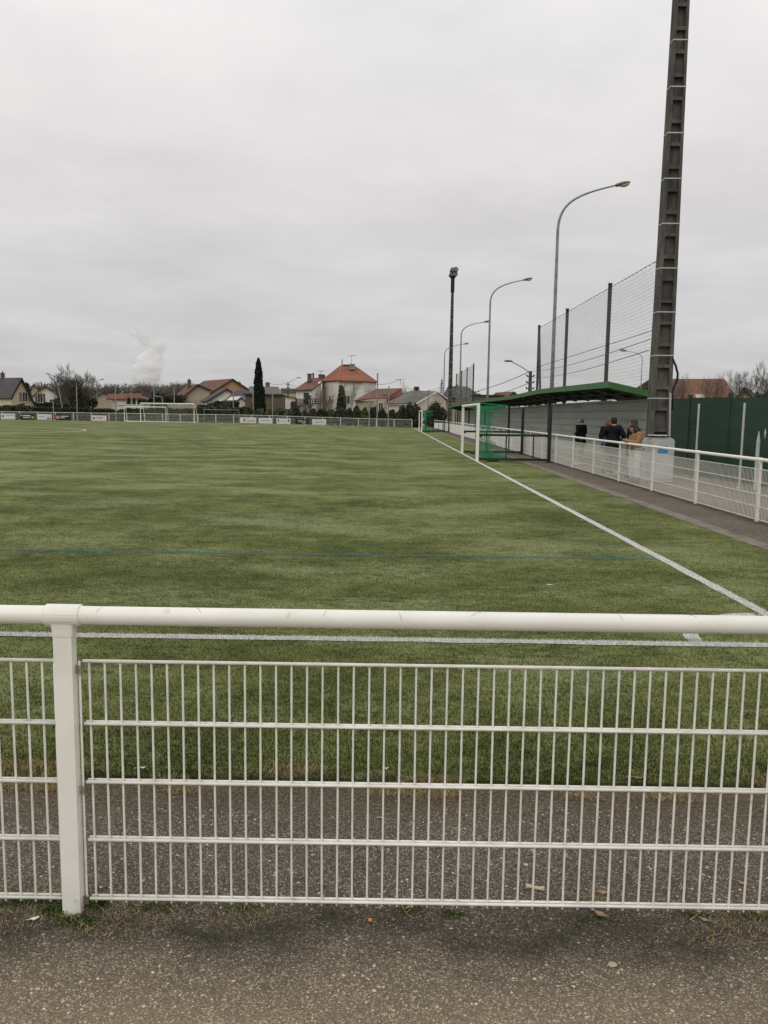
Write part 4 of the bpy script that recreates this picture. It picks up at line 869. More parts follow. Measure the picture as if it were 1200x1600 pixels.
Cv = Vector((x0_, 132, 0)); add_windows(t, Cv, gx, lx, [('g', at(613.3, 637, 132).x-x0_, 1.45, .85, 1.1), ('g', at(625.2, 637, 132).x-x0_, 1.7, .5, .8), ('g', at(631.8, 637, 132).x-x0_, 1.7, .5, .8), ('g', at(639, 637, 132).x-x0_, 1.7, .5, .8)])
Cv = Vector((x1_, 131.98, 0)); dd = (Vector((G1.x, 137.4, 0))-Cv).normalized(); add_windows(t, Cv, dd, Vector((-dd.y, dd.x, 0)), [('g', 4.6, 1.2, .9, 1.1)])
p = Cv+dd*4.5; part(t, 'awning', M['brownroof'], lambda b: b.box((p.x+.1, p.y-.35, at(680, 631, 134).z), (2.0, .9, .14), math.atan2(dd.y, dd.x)))
for cx_ in (649, 652.5): p = at(cx_, 607.5, 139.2); part(t, 'chimney', M['brick'], lambda b: (b.box((p.x, 139.2, p.z-.3), (.6, .6, 1.2)), b.tube([(p.x, 139.2, p.z), (p.x, 139.2, p.z+.4)], .15, 8)))

t = thing('house', 'house with big dark slate roof behind the distant mast', 'house', (at(722, 625, 165).x, 165, ZG))
part(t, 'roof', M['slate'], lambda b: (slab(b, [at(690, 622, 160), at(754, 620.5, 160), at(730, 604.5, 167), at(700, 604, 167)], .2), slab(b, [at(700, 604, 167.1), at(730, 604.5, 167.1), at(752, 619.5, 174), at(692, 621, 174)], .2)))
part(t, 'wall', M['beige'], lambda b: b.box(((at(692, 622, 161).x+at(750, 620, 161).x)/2, 167, at(720, 621, 161).z/2-.1), (at(750, 622, 161).x-at(692, 622, 161).x, 11, at(720, 621, 161).z)))
for cx_ in (714, 748): p = at(cx_, 603.5, 166); part(t, 'chimney', M['brick'], lambda b: (b.box((p.x, 166, p.z-(.8 if cx_ == 714 else 2.4)), (.8, .8, 1.8)), b.tube([(p.x, 166, p.z-1), (p.x, 166, p.z+(.5 if cx_ == 714 else -1.2))], .18, 8)))
t = thing('brown_shed', 'dark brown flat building right of the slate-roofed house', 'building', (at(762, 620, 150).x, 150, ZG))
a1, a2 = at(738, 618.5, 150), at(787, 618.5, 150)
part(t, 'wall', M['brownwall'], lambda b: b.box(((a1.x+a2.x)/2, 153, a1.z/2), (a2.x-a1.x, 6, a1.z))); part(t, 'roof', M['darkwood'], lambda b: b.box(((a1.x+a2.x)/2, 153, a1.z+.12), (a2.x-a1.x+.4, 6.6, .24)))
gable_house('house', 'far house with small red roof just above the shelter roof', 790, 812, 190, 15, 622, 613.5, 10, M['beige'], M['redroof'])

# right side, above the green wall
t = thing('house', 'big red-tiled roof rising above the green wall at the right', 'house', (kx(1090)*95, 95, ZG))
rd0, rd1, ev0, ev1, hp = at(1015, 593.3, 99), at(1132, 593, 99), at(1015, 626, 92), at(1152, 625, 92), at(1150, 620, 99)
part(t, 'roof', M['redroof'], lambda b: (slab(b, [ev0, ev1, rd1, rd0], .2), slab(b, [rd1, ev1, Vector((ev1.x, 106, ev1.z))], .2), slab(b, [rd0, rd1, Vector((ev1.x, 106, ev1.z)), Vector((ev0.x, 106, ev0.z))], .2)))
part(t, 'wall', M['beige'], lambda b: b.box(((ev0.x+ev1.x)/2, 99, ev0.z/2-.05), (ev1.x-ev0.x-1, 12.6, ev0.z+.1)))
def dor(b): p, q, s_ = at(1091, 624, 91.5), at(1110, 624, 91.5), at(1097, 615.5, 91.5); b.prism([p, q, s_], (0, 4, 0))
part(t, 'dormer_gable', M['cream'], dor)
gable_house('house', 'beige gabled house with dark roof at the far right above the green wall', 1150, 1177, 120, -28, 624, 607, 12, M['cream'], M['slate'], rfrac=.35, ye2=626)

# ------------------------------------------------------------ poles, cables, distant lamps
def double_lamp(x, yt, Y, label):
    p = at(x, yt, Y); t = thing('street_lamp', label, 'street lamp', (p.x, Y, ZG), 0, 'slim double-armed lamps beyond the far hedge')
    part(t, 'pole', M['galv'], lambda b: b.tube([(p.x, Y, 0), (p.x, Y, p.z)], [.13, .09], 8))
    for s_ in (-1, 1):
        a = part(t, 'arm', M['galv'], lambda b: b.tube([(p.x, Y, p.z-.1), (p.x+s_*.6, Y, p.z+.2), (p.x+s_*1.15, Y, p.z+.38)], .06, 6))
        part(a, 'lamp_head', M['lamphead'], lambda b: b.ball((p.x+s_*1.3, Y, p.z+.42), (.42, .18, .11), 10, 6))
double_lamp(84.5, 587.5, 165, 'double-armed street lamp left of the big bare tree')
double_lamp(151, 595.5, 185, 'double-armed street lamp right of the big bare tree')
double_lamp(205, 603, 200, 'double-armed street lamp behind the left goal, standing before the red-roofed house')
def thin_pole(x, y0, Y, label, r=.08, grp='thin grey poles along the far hedge', dx=0):
    p = at(x, y0, Y); b = MB(); b.tube([(p.x+dx, Y, 0), (p.x, Y, p.z)], [r*1.2, r], 8); b.ball((p.x, Y, p.z), (r*1.3, r*1.3, r), 8, 5); b.tube([(p.x+dx, Y, 0), (p.x+dx, Y, .25)], r*2, 8)
    tag(b.build('thin_pole', M['galv']), label, 'pole', grp)
thin_pole(119.3, 602, 118, 'thin grey pole in front of the big bare tree')
thin_pole(83, 628, 118, 'short thin grey pole above the third board from the left')
thin_pole(180, 601, 118, 'thin grey pole left of the far goals')
thin_pole(240, 601, 119, 'thin grey pole behind the full-size goal')
thin_pole(272, 606, 119, 'thin grey pole left of the central cluster of houses')
thin_pole(364.6, 611, 118.5, 'thin grey pole before the dark blue slate roof')
thin_pole(425.8, 617, 118.5, 'thin grey pole right of the cypress')
thin_pole(395.5, 604, 118.5, 'thin grey pole touching the left side of the cypress')
thin_pole(590, 584, 118.5, 'tall dark pole right of the hip-roofed house', .10)
thin_pole(607.5, 604, 118, 'thin grey pole before the red brick gable')
thin_pole(637.5, 612, 118, 'thin grey pole before the grey bungalow roof')
thin_pole(669.5, 610, 118, 'thin grey pole before the pink gable wall')
thin_pole(577.5, 608, 118, 'thin grey pole before the low red roof')
thin_pole(90, 600, 122, 'leaning grey pole beside the big bare tree', .07, dx=at(101, 637, 122).x-at(90, 600, 122).x)
# traffic signal behind the goal
p = at(240, 617, 150); t = thing('traffic_light', 'traffic light with horizontal arm behind the full-size goal', 'traffic light', (at(253.5, 620, 150).x, 150, ZG))
q = at(253.5, 620.5, 150); part(t, 'pole', M['galv'], lambda b: b.tube([(q.x, 150, 0), (q.x, 150, q.z), (p.x+.6, 150, q.z+.15), (p.x, 150, q.z+.2)], .10, 8))
part(t, 'signal_head', M['black'], lambda b: b.box((p.x-.1, 149.9, q.z+.35), (.42, .3, 1.1)))
# utility poles
def utility(x, yt, Y, label, s_=1, lamp=True, r=.16, up=0):
    p = at(x, yt, Y); t = thing('utility_pole', label, 'utility pole', (p.x, Y, 0))
    part(t, 'pole', M['concrete'], lambda b: b.tube([(p.x, Y, -.05), (p.x, Y, p.z)], [r*1.5, r], 8))
    part(t, 'crossarm', M['black'], lambda b: [b.tube([(p.x-.35, Y, p.z-.5-.6*k), (p.x+.35, Y, p.z-.5-.6*k)], .05, 6) for k in range(3)]+[b.ball((p.x+q*.35, Y, p.z-.42-.6*k), .09, 8, 5) for k in range(3) for q in (-1, 1)])
    if lamp:
        part(t, 'lamp_arm', M['galv'], lambda b: b.tube([(p.x, Y, p.z-.2), (p.x+s_*.8, Y, p.z+.35), (p.x+s_*1.9, Y, p.z+.9)], .05, 6))
        part(t, 'lamp_head', M['lamphead'], lambda b: b.ball((p.x+s_*2.2, Y, p.z+.95), (.45, .15, .10), 10, 6))
    return p
u1 = utility(450, 597.5, 165, 'utility pole with a lamp arm between the grey roof and the white house', 1, r=.12)
u2 = utility(829, 580, 80, 'concrete utility pole with lamp arm seen left of the tall net', -1)
def cable(name, a, c, sag, label, r=.012, m='cablegrey', n=14):
    a, c = Vector(a), Vector(c); b = MB(); b.tube([a.lerp(c, i/n)+Vector((0, 0, -sag*4*(i/n)*(1-i/n))) for i in range(n+1)], r, 5); tag(b.build(name, M[m], smooth=True), label, 'cable', 'overhead cables')
cable('overhead_cable', u2, at(1016, 530, 26.5), .25, 'overhead cable from the utility pole up to the near mast, steeper one', .014)
cable('overhead_cable', u2+Vector((0, 0, -.6)), at(1014, 547, 26.5), .3, 'overhead cable from the utility pole to the near mast, lower one', .014)
cable('overhead_cable', u2, at(630, 604, 146), 2.0, 'long overhead cable from the utility pole down to the dish chimney', .035)
cable('overhead_cable', u2+Vector((0, 0, -1.1)), at(700, 612, 150), 1.2, 'overhead cable from the utility pole towards the dark slate roof', .03)
cable('overhead_cable', at(629, 601, 146), at(690, 604, 165), 1.0, 'overhead cable leaving the dish chimney to the right', .035)
cable('overhead_cable', u1, at(417, 597, 190), .5, 'overhead cable running left from the pole by the grey roof', .035)
cable('overhead_cable', u1+Vector((0, 0, -.3)), at(487, 606, 152), .4, 'overhead cable from the pole to the white house', .03)
cable('overhead_cable', at(578, 599, 158), at(625, 593, 146), .5, 'overhead cable between the hip-roofed house and the dish chimney', .03)

# ------------------------------------------------------------ vegetation
def leaf_cloud(pts, size, m, name, parent=None, n=None):
    P = np.array(pts); n = len(P); a = rng.normal(size=(n, 3)); a /= np.linalg.norm(a, axis=1)[:, None]; c = rng.normal(size=(n, 3)); c -= a*(a*c).sum(1)[:, None]; c /= np.linalg.norm(c, axis=1)[:, None]
    s = size*(.6+.8*rng.random((n, 1))); V = np.stack([P-a*s-c*s*.6, P+a*s-c*s*.6, P+a*s*.6+c*s*.7, P-a*s*.7+c*s*.7], 1).reshape(-1, 3)
    b = MB(); b.v = V.tolist(); b.f = [(4*i, 4*i+1, 4*i+2, 4*i+3) for i in range(n)]; b.mi = [0]*n
    return b.build(name, m, parent, fix=False)
def blob_pts(n, c, r, seed, rough=.28, fill=.35):
    c = np.array(c); r = np.array(r); d = rng.normal(size=(n, 3)); d /= np.linalg.norm(d, axis=1)[:, None]
    k = np.array([1+rough*2*noise.noise(Vector((x*1.8+seed, y*1.8, z*1.8)))+rough*noise.noise(Vector((x*4.5, y*4.5+seed, z*4.5))) for x, y, z in d])
    rad = (1-fill*rng.random(n)**1.5)*k; p = c+d*r*rad[:, None]; return p[p[:, 2] > 0]
def hedge(name, label, xa, xb, Y, ya, yb, thick, n, m, cat='hedge', grp=None, size=.17, lump=.3, parts=True):
    X0, X1 = kx(xa)*Y, kx(xb)*Y; u = rng.random(n); x = X0+(X1-X0)*u; yy = Y+(rng.random(n)-.5)*thick
    ht = np.array([H+(hor(xa+(xb-xa)*q)-(ya+(yb-ya)*q))/F_*Y + lump*noise.noise(Vector((a*.45, 3.3, Y*.1)))+lump*.6*noise.noise(Vector((a*1.7, b_*.8, 1))) for q, a, b_ in zip(u, x, yy)])
    z = ht*(1-.35*rng.random(n)**2.2*(1+2*(rng.random(n) > .6))); face = rng.random(n) > .45
    yy = np.where(face, Y-thick/2-.25*rng.random(n)+.2*np.sin(x*1.3), yy); z = np.where(face, ht*rng.random(n)**.7, z)
    P = np.stack([x, yy, np.maximum(z, .05)], 1); t = thing(name, label, cat, ((X0+X1)/2, Y, 0), 0, grp)
    leaf_cloud(P, size, m, 'foliage', t)
    def st(b):
        k = max(2, int((X1-X0)/2.5))
        for i in range(k): xx = X0+(X1-X0)*(i+.5)/k; b.tube([(xx, Y, -.05), (xx+.1, Y, 1.4)], [.09, .05], 6)
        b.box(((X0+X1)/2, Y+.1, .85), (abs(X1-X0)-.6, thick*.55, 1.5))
    part(t, 'inner_stems', M['darkwood'], st)
hedge('hedge', 'clipped dark hedge behind the railing at the left edge, before the cream house', -12, 52, 119, 635.5, 637, 1.6, 9000, M['leafmid'])
hedge('hedge', 'darker hedge behind the boards left of the goals', 53, 190, 119.5, 637.5, 641.5, 1.6, 15000, M['leafdark'])
hedge('hedge', 'green hedge behind the far goals', 190, 312, 120, 639, 640, 1.6, 14000, M['leafmid'])
hedge('hedge', 'bushy green hedge below the central cluster of houses', 310, 396, 119, 636.5, 639, 1.8, 13000, M['leafmid'], lump=.5)
hedge('hedge', 'dark yew hedge on the ivy-clad slope by the beige gabled house', 56, 92, 160, 629, 630, 2, 5000, M['leafdark'])
bs = [(405, 640.5, 17, 'leafmid'), (422, 641, 14, 'leafmid'), (437, 640, 15, 'leafmid'), (452, 640, 15, 'leafmid'), (463, 638, 12, 'leafdark'), (476, 642, 10, 'leafmid'), (489, 640.5, 13, 'leafdark'), (503, 639.5, 14, 'leafdark'), (518, 640.5, 12, 'leafmid'), (531, 639, 12, 'leafdark'), (545, 640, 13, 'leafdark'), (558, 637.8, 13, 'leafdark'), (571, 639.5, 12, 'leafmid'), (583, 637, 13, 'leafdark'), (597, 641, 12, 'leafdark'), (611, 642, 12, 'leafdark'), (622, 643.5, 11, 'leafmid')]
ref_ = ['just right of the cypress', 'below the right side of the brown building', 'below the white annex', 'with rounded top below the utility pole', 'dark and taller below the narrow gate', 'low, below the balcony', 'below the balcony posts', 'below the left wall of the hip-roofed house', 'pale, at the foot of the birch', 'dark, left of the small conifer', 'dark, right of the small conifer', 'tall and dark below the low red roof', 'pale, below the beige wall', 'tall and dark by the tall pole', 'dark, left of the bungalow windows', 'dark, below the bungalow windows', 'low and pale, last before the corner bushes']
for i, ((x, y, wpx, mm), rf_) in enumerate(zip(bs, ref_)):
    Y = 119+rng.random()*1.5; p = at(x, y, Y); t = thing('garden_shrub', 'rounded evergreen shrub '+rf_, 'shrub', (p.x, Y, 0), 0, 'shrubs behind the far railing'); hh = p.z
    leaf_cloud(blob_pts(2300, (p.x, Y, hh*.48), (wpx*Y/F_*.56, .9, hh*.54), i*3.1, .16), .14, M[mm], 'foliage', t)
    part(t, 'stem', M['darkwood'], lambda b: b.tube([(p.x, Y, -.05), (p.x, Y, hh*.6)], [.1, .05], 6))
for (x, y, wpx, lab) in ((641, 631.5, 17, 'dark bush at the far corner of the pitch, left of the pair of posts'), (650, 634, 17, 'dark bush behind the farther foldaway goal'), (681, 633, 30, 'big dark bush before the pink gable window'), (628, 637, 12, 'dark bush below the bungalow, left of the corner')):
    Y = 117.8; p = at(x, y, Y); t = thing('corner_bush', lab, 'bush', (p.x, Y, 0), 0, 'bushes at the far right corner')
    leaf_cloud(blob_pts(4200, (p.x, Y, p.z*.46), (wpx*Y/F_*.55, 1.3, p.z*.55), x, .22), .14, M['leafdark'], 'foliage', t); part(t, 'stem', M['darkwood'], lambda b: b.tube([(p.x, Y, -.05), (p.x, Y, p.z*.6)], [.12, .05], 6))
# cypress: tall narrow column
Y = 124; pt_, pb = at(403.6, 558.5, Y), at(405, 640, Y); t = thing('cypress', 'tall dark columnar cypress standing alone among the houses', 'cypress tree', (pb.x, Y, 0)); n = 26000
u = rng.random(n); hh = u*(pt_.z-.1); prof = np.interp(u, [0, .08, .25, .5, .75, .92, 1], [.80, .87, .90, .76, .54, .34, .05])
an = rng.random(n)*6.283; rr = prof*(1-.3*rng.random(n)**2)*np.array([1+.26*noise.noise(Vector((math.cos(a)*1.4, math.sin(a)*1.4, h*.9)))+.30*noise.noise(Vector((math.cos(a)*4, math.sin(a)*4, h*3))) for a, h in zip(an, hh)])
leaf_cloud(np.stack([pb.x+(pt_.x-pb.x)*u+np.cos(an)*rr, Y+np.sin(an)*rr, hh], 1), .085, M['cypress'], 'foliage', t)
part(t, 'trunk', M['bark'], lambda b: b.tube([(pb.x, Y, -.1), (pb.x, Y, 2), (pt_.x, Y, pt_.z*.8)], [.22, .2, .12], 8))
# small conifers
def conifer(label, x, yt, wpx, Y, n, m, size, bare=False, grp=None):
    p = at(x, yt, Y); wr = wpx*Y/F_/2; t = thing('conifer', label, 'conifer', (p.x, Y, 0), 0, grp); hgt = p.z
    tiers = 22 if bare else 12; P = []
    def br(b):
        b.tube([(p.x, Y, -.05), (p.x, Y, hgt)], [.16, .03], 6)
        for k in range(tiers):
            z = hgt*(.12+.84*k/tiers); rad = wr*(1-k/tiers)**.8
            for j in range(9):
                a = j*.698+k*.9+random.uniform(-.2, .2); r = rad*random.uniform(.7, 1.15); e = Vector((p.x+math.cos(a)*r, Y+math.sin(a)*r, z-.05+(.18*r if bare else -.1*r)))
                b.tube([(p.x, Y, z), e], [.05 if bare else .035, .03 if bare else .012], 3, False)
                for q in range(int(n/tiers/9)):
                    s_ = random.random()**.7; c = Vector((p.x, Y, z)).lerp(e, s_); P.append((c.x+random.gauss(0, .10), c.y+random.gauss(0, .10), c.z+random.gauss(-.08, .12)))
    part(t, 'branches', M['bark'], br, fix=False)
    if P: leaf_cloud(P, size, m, 'foliage', t)
conifer('dark green spruce in front of the hip-roofed house', 533.5, 597.5, 21, 128, 9000, M['leafdark'], .12)
conifer('thin sparse spruce seen between the pink gable and the distant mast', 690.5, 588, 20, 185, 1400, M['twig'], .05, True)
conifer('narrow dark conifer before the red-roofed house, left of the pair', 201, 619, 5.5, 150, 2400, M['leafdark'], .12, grp='pair of narrow conifers behind the left goal')
conifer('narrow dark conifer before the red-roofed house, right of the pair', 209.2, 619.5, 5.5, 150, 2400, M['leafdark'], .12, grp='pair of narrow conifers behind the left goal')
# bare winter trees
def grow(b, p, d, ln, r, depth, maxd, rnd, spread, tips, up=.12, minr=.012):
    """a leader that bends along its length and throws laterals at a wide angle"""
    k = 4 if depth < 3 else 3; q = p; pts = [p]; rs = [r]
    for i in range(k):
        d = (d+Vector((rnd.uniform(-1, 1), rnd.uniform(-1, 1), rnd.uniform(-1, 1)))*.20+Vector((0, 0, up*.5))).normalized(); q = q+d*ln/k; pts.append(q); rs.append(max(minr, r*(1-.55*(i+1)/k)))
    b.tube(pts, rs, 6 if depth < 2 else 3, False)
    if depth >= maxd: return
    az = rnd.random()*6.28; s1 = d.cross(Vector((.3, .2, 1))).normalized(); s2 = d.cross(s1)
    for i in range(1, k+1):
        for j in range(2 if (i == k or depth == maxd-1) else 1):
            az += 2.4+rnd.uniform(-.5, .5); sd = s1*math.cos(az)+s2*math.sin(az); w = spread*rnd.uniform(.7, 1.25)*(.8 if i == k else 1.)
            nd_ = (d+sd*w+Vector((0, 0, up))).normalized()
            grow(b, pts[i], nd_, ln*rnd.uniform(.5, .78)*(1.05-.25*i/k*.6), max(minr, rs[i]*rnd.uniform(.55, .75)), depth+1, maxd, rnd, spread, tips, up, minr)
def bare_tree(label, x, yt, Y, seed, maxd=6, spread=.75, trunk=.25, r0=.2, z0=0., n_main=1, grp=None, minr=.014, mtl='bark', wpx=None, up=.12, name='bare_tree'):
    p = at(x, yt, Y); hgt = p.z-z0; rnd = random.Random(seed); b = MB(); tips = []
    base = Vector((0, 0, 0)); t = thing(name, label, 'tree', (p.x, Y, z0))
    if grp: t['group'] = grp
    tb = MB(); th = hgt*trunk; tb.tube([(0, 0, -.1), (.03, 0, th*.5), (0, 0, th)], [r0*1.25, r0, r0*.85], 8)
    for i in range(max(3, n_main)):
        a = i*2.4+rnd.random(); grow(b, Vector((0, 0, th*(.85 if i else 1)-.02)), Vector((math.cos(a)*spread*.8, math.sin(a)*spread*.8, .9)).normalized(), hgt*.36, r0*.6, 1, maxd, rnd, spread, tips, up, minr)
    V = np.array(b.v); top = V[:, 2].max(); s = (hgt-th)/(top-th); V[:, 2] = th+(V[:, 2]-th)*s
    lat = max(V[:, 0].max(), -V[:, 0].min()); tgt = (wpx*Y/F_/2) if wpx else lat*s; V[:, 0] *= tgt/lat; V[:, 1] *= tgt/lat
    b.v = V.tolist(); b.build('crown', M[mtl], t, world=False, fix=False); tb.build('trunk', M['bark'], t, world=False)
    return t
bare_tree('large bare tree with ivy-dark base and twin crowns left of the low brown-roofed house', 113, 566.5, 140, 3, 5, .85, .20, .34, n_main=5, wpx=84, minr=.020, up=.16)
Y = 139; p = at(122, 628, Y); leaf_cloud(blob_pts(2600, (p.x+.2, Y, 3.1), (1.2, 1.2, 3.4), 5., .45, .9), .12, M['leafdark'], 'ivy', [o for o in S.objects if o.get('label', '').startswith('large bare tree')][0])
bare_tree('bare tree rising behind the large bare tree, left side', 96, 590, 170, 8, 4, .8, .2, .2, wpx=40, minr=.022)
bare_tree('bare birch tree in front of the left wall of the hip-roofed house', 508, 604, 127, 5, 4, .6, .2, .12, wpx=32, minr=.014, mtl='twig')
bare_tree('second bare birch leaning left of the first, beside the balcony', 499, 603, 129, 15, 4, .6, .2, .10, wpx=24, minr=.014, mtl='twig')
bare_tree('slim bare tree in front of the middle of the hip-roofed house', 547, 590, 127, 21, 4, .6, .2, .12, wpx=34, minr=.013, mtl='bark')
bare_tree('bare shrubby tree below the dark blue slate roof', 345, 622, 124, 31, 4, .9, .1, .10, wpx=52, minr=.014)
bare_tree('bare round tree above the green wall left of centre', 1115, 577, 62, 41, 4, .9, .42, .12, n_main=6, wpx=54, minr=.009)
bare_tree('bare tree just right of the near mast above the green wall', 1064, 579, 62, 42, 4, .9, .42, .12, n_main=6, wpx=50, minr=.009)
bare_tree('large bare tree at the right edge above the green wall', 1179, 560, 60, 43, 5, .85, .33, .15, n_main=5, wpx=86, minr=.009)
for k_, (x, yt, lab) in enumerate(((274, 593.5, 'tall bare tree behind the left of the central cluster'), (288, 596, 'bare tree directly above the small beige house'), (300, 598, 'bare tree left of the tall chimney'), (259, 600, 'bare tree above the traffic light arm'))):
    bare_tree(lab, x, yt, 260, 60+k_, 4, .7, .3, .25, wpx=18, minr=.045, mtl='twig', grp='bare trees behind the houses')
conifer('dark conifer behind the cream house at the left', 41, 594.5, 22, 200, 5200, M['leafdark'], .3)
# dark scrub between the houses
hedge('scrub', 'brown-green garden scrub between the beige gabled house and the low brown-roofed house', 92, 146, 165, 628, 628, 5, 7000, M['leafdark'], 'scrub', size=.26, lump=1.2)
hedge('scrub', 'dark garden scrub behind the far goals', 224, 285, 170, 625, 622, 6, 9000, M['leafdark'], 'scrub', size=.3, lump=1.5)
hedge('scrub', 'garden bushes before the central cluster of houses', 308, 372, 126, 634, 631, 3, 7000, M['leafdark'], 'scrub', size=.18, lump=.9)
hedge('scrub', 'dark trees far behind the red roof at the right edge', 1140, 1215, 130, 620, 612, 4, 6000, M['leafdark'], 'scrub', size=.25, lump=1.)
# far wood
b = MB(); rnd = random.Random(5); 
for i in range(190):
    x = -30+380*rnd.random(); Y = rnd.uniform(430, 640); top = 601.5-1.2*noise.noise(Vector((x*.05, 0, 0)))*4+rnd.uniform(-2, 4)+(x > 300)*5; hgt = H+(hor(x)-top)/F_*Y; X = kx(x)*Y
    b.tube([(X, Y, -.2), (X, Y, hgt*.85)], [.35, .12], 4, False)
    for j in range(60):
        a = rnd.random()*6.28; z = hgt*rnd.uniform(.15, .8); r = hgt*rnd.uniform(.08, .24); q = Vector((X+math.cos(a)*r, Y+math.sin(a)*r, min(hgt, z+hgt*rnd.uniform(.08, .25))))
        b.tube([(X, Y, z), q], [.14, .07], 3, False)
        for s_ in range(3): w_ = q+Vector((rnd.uniform(-1, 1), rnd.uniform(-1, 1), rnd.uniform(-.2, 1)))*hgt*.07; b.tube([Vector((X, Y, z)).lerp(q, rnd.uniform(.4, 1)), w_], [.07, .05], 3, False)
M['wood'] = mat('bare_wood', (.095, .088, .075), (.15, .138, .12), .05, .95)
tag(b.build('far_wood', M['wood'], fix=False), 'long bare winter wood on the horizon at the left', 'wood', kind='stuff')
b = MB(); b.poly([(kx(-40)*680, 680, -1), (kx(360)*680, 680, -1), (kx(360)*680, 680, 12), (kx(-40)*680, 680, 14), (kx(-40)*720, 720, -1), (kx(360)*720, 720, -1), (kx(360)*720, 720, 12), (kx(-40)*720, 720, 14)], [(0, 1, 2, 3), (7, 6, 5, 4), (0, 3, 7, 4), (1, 5, 6, 2), (3, 2, 6, 7)])
struct(b.build('hills', M['wood']), 'low wooded rise behind the far wood')

# ------------------------------------------------------------ steam plume from a far cooling tower
pm_ = bpy.data.materials.new('steam'); pm_.use_nodes = True; t_ = pm_.node_tree; t_.nodes.clear(); ov_ = nd(t_, 'ShaderNodeOutputMaterial'); pv = nd(t_, 'ShaderNodeVolumePrincipled')
tcn = nd(t_, 'ShaderNodeTexCoord'); n_ = nd(t_, 'ShaderNodeTexNoise'); n_.inputs['Scale'].default_value = .030; n_.inputs['Detail'].default_value = 5; n_.inputs['Roughness'].default_value = .6; t_.links.new(tcn.outputs['Object'], n_.inputs[0])
dn = nd(t_, 'ShaderNodeMapRange'); dn.inputs[1].default_value = .44; dn.inputs[2].default_value = .60; dn.inputs[3].default_value = 0.0; dn.inputs[4].default_value = .11; t_.links.new(n_.outputs[0], dn.inputs[0])
sz = nd(t_, 'ShaderNodeSeparateXYZ'); t_.links.new(tcn.outputs['Object'], sz.inputs[0]); fz = nd(t_, 'ShaderNodeMapRange'); fz.inputs[1].default_value = 150; fz.inputs[2].default_value = 270; fz.inputs[3].default_value = 1; fz.inputs[4].default_value = .08; t_.links.new(sz.outputs[2], fz.inputs[0])
t_.links.new(mth(t_, 'MULTIPLY', dn.outputs[0], fz.outputs[0]), pv.inputs['Density']); pv.inputs['Color'].default_value = (1, 1, 1, 1); pv.inputs['Anisotropy'].default_value = 0; t_.links.new(pv.outputs[0], ov_.inputs['Volume'])
b = MB(); YP = 3000
for (x, y, r, sd) in ((231, 598, 44, 1), (229, 584, 50, 2), (234, 570, 46, 3), (240, 557, 36, 4), (243, 545, 30, 5), (249, 539, 26, 6), (232, 522, 40, 7), (222, 510, 52, 8), (240, 505, 50, 9)):
    p = at(x, y, YP); b.ball(p, (r*1.1, r*.9, r), 20, 12, lambda n, q: q*(1+.35*noise.noise(n*2.0+Vector((sd*3.1, 0, 0)))+.16*noise.noise(n*5.+Vector((sd, 0, 0)))))
o = b.build('steam_plume', pm_, smooth=True)
bpy.context.view_layer.objects.active = o; md = o.modifiers.new('r', 'REMESH'); md.mode = 'VOXEL'; md.voxel_size = 6
me = bpy.data.meshes.new_from_object(o.evaluated_get(bpy.context.evaluated_depsgraph_get())); o.modifiers.clear(); o.data = me
tag(o, 'white steam plume rising from beyond the wood at the left', 'steam plume', kind='stuff')

# ------------------------------------------------------------ people
M['skin'] = mat('skin', (.42, .25, .18), (.38, .22, .16), 8, .55); M['coat'] = mat('black_coat', (.006, .006, .007), (.011, .011, .013), 12, .9, .3, 60, spec=.08)
M['puffer'] = mat('black_puffer', (.006, .0065, .009), (.011, .012, .016), 8, .7, spec=.15); M['tan'] = mat('tan_jacket', (.31, .16, .08), (.36, .195, .10), 14, .9, .4, 90)
M['jeans'] = mat('blue_jeans', (.10, .14, .21), (.14, .18, .26), 20, .85); M['greytr'] = mat('grey_trousers', (.22, .22, .21), (.27, .27, .26), 9, .85); M['whitetr'] = mat('white_trousers', (.60, .59, .57), (.50, .49, .48), 5, .85, .5, 12)
M['hairdark'] = mat('dark_hair', (.014, .010, .008), (.03, .02, .015), 40, .5, .4, 80); M['hairred'] = mat('auburn_hair', (.11, .045, .025), (.16, .07, .04), 40, .5); M['scarf'] = mat('dark_headscarf', (.035, .038, .036), (.055, .055, .05), 12, .9)
M['hairgrey'] = mat('grey_hair', (.05, .047, .044), (.12, .115, .11), 40, .7); M['shoe'] = mat('pale_shoe', (.50, .48, .44), None, rough=.6); M['shoed'] = mat('dark_shoe', (.03, .03, .03), None, rough=.6)
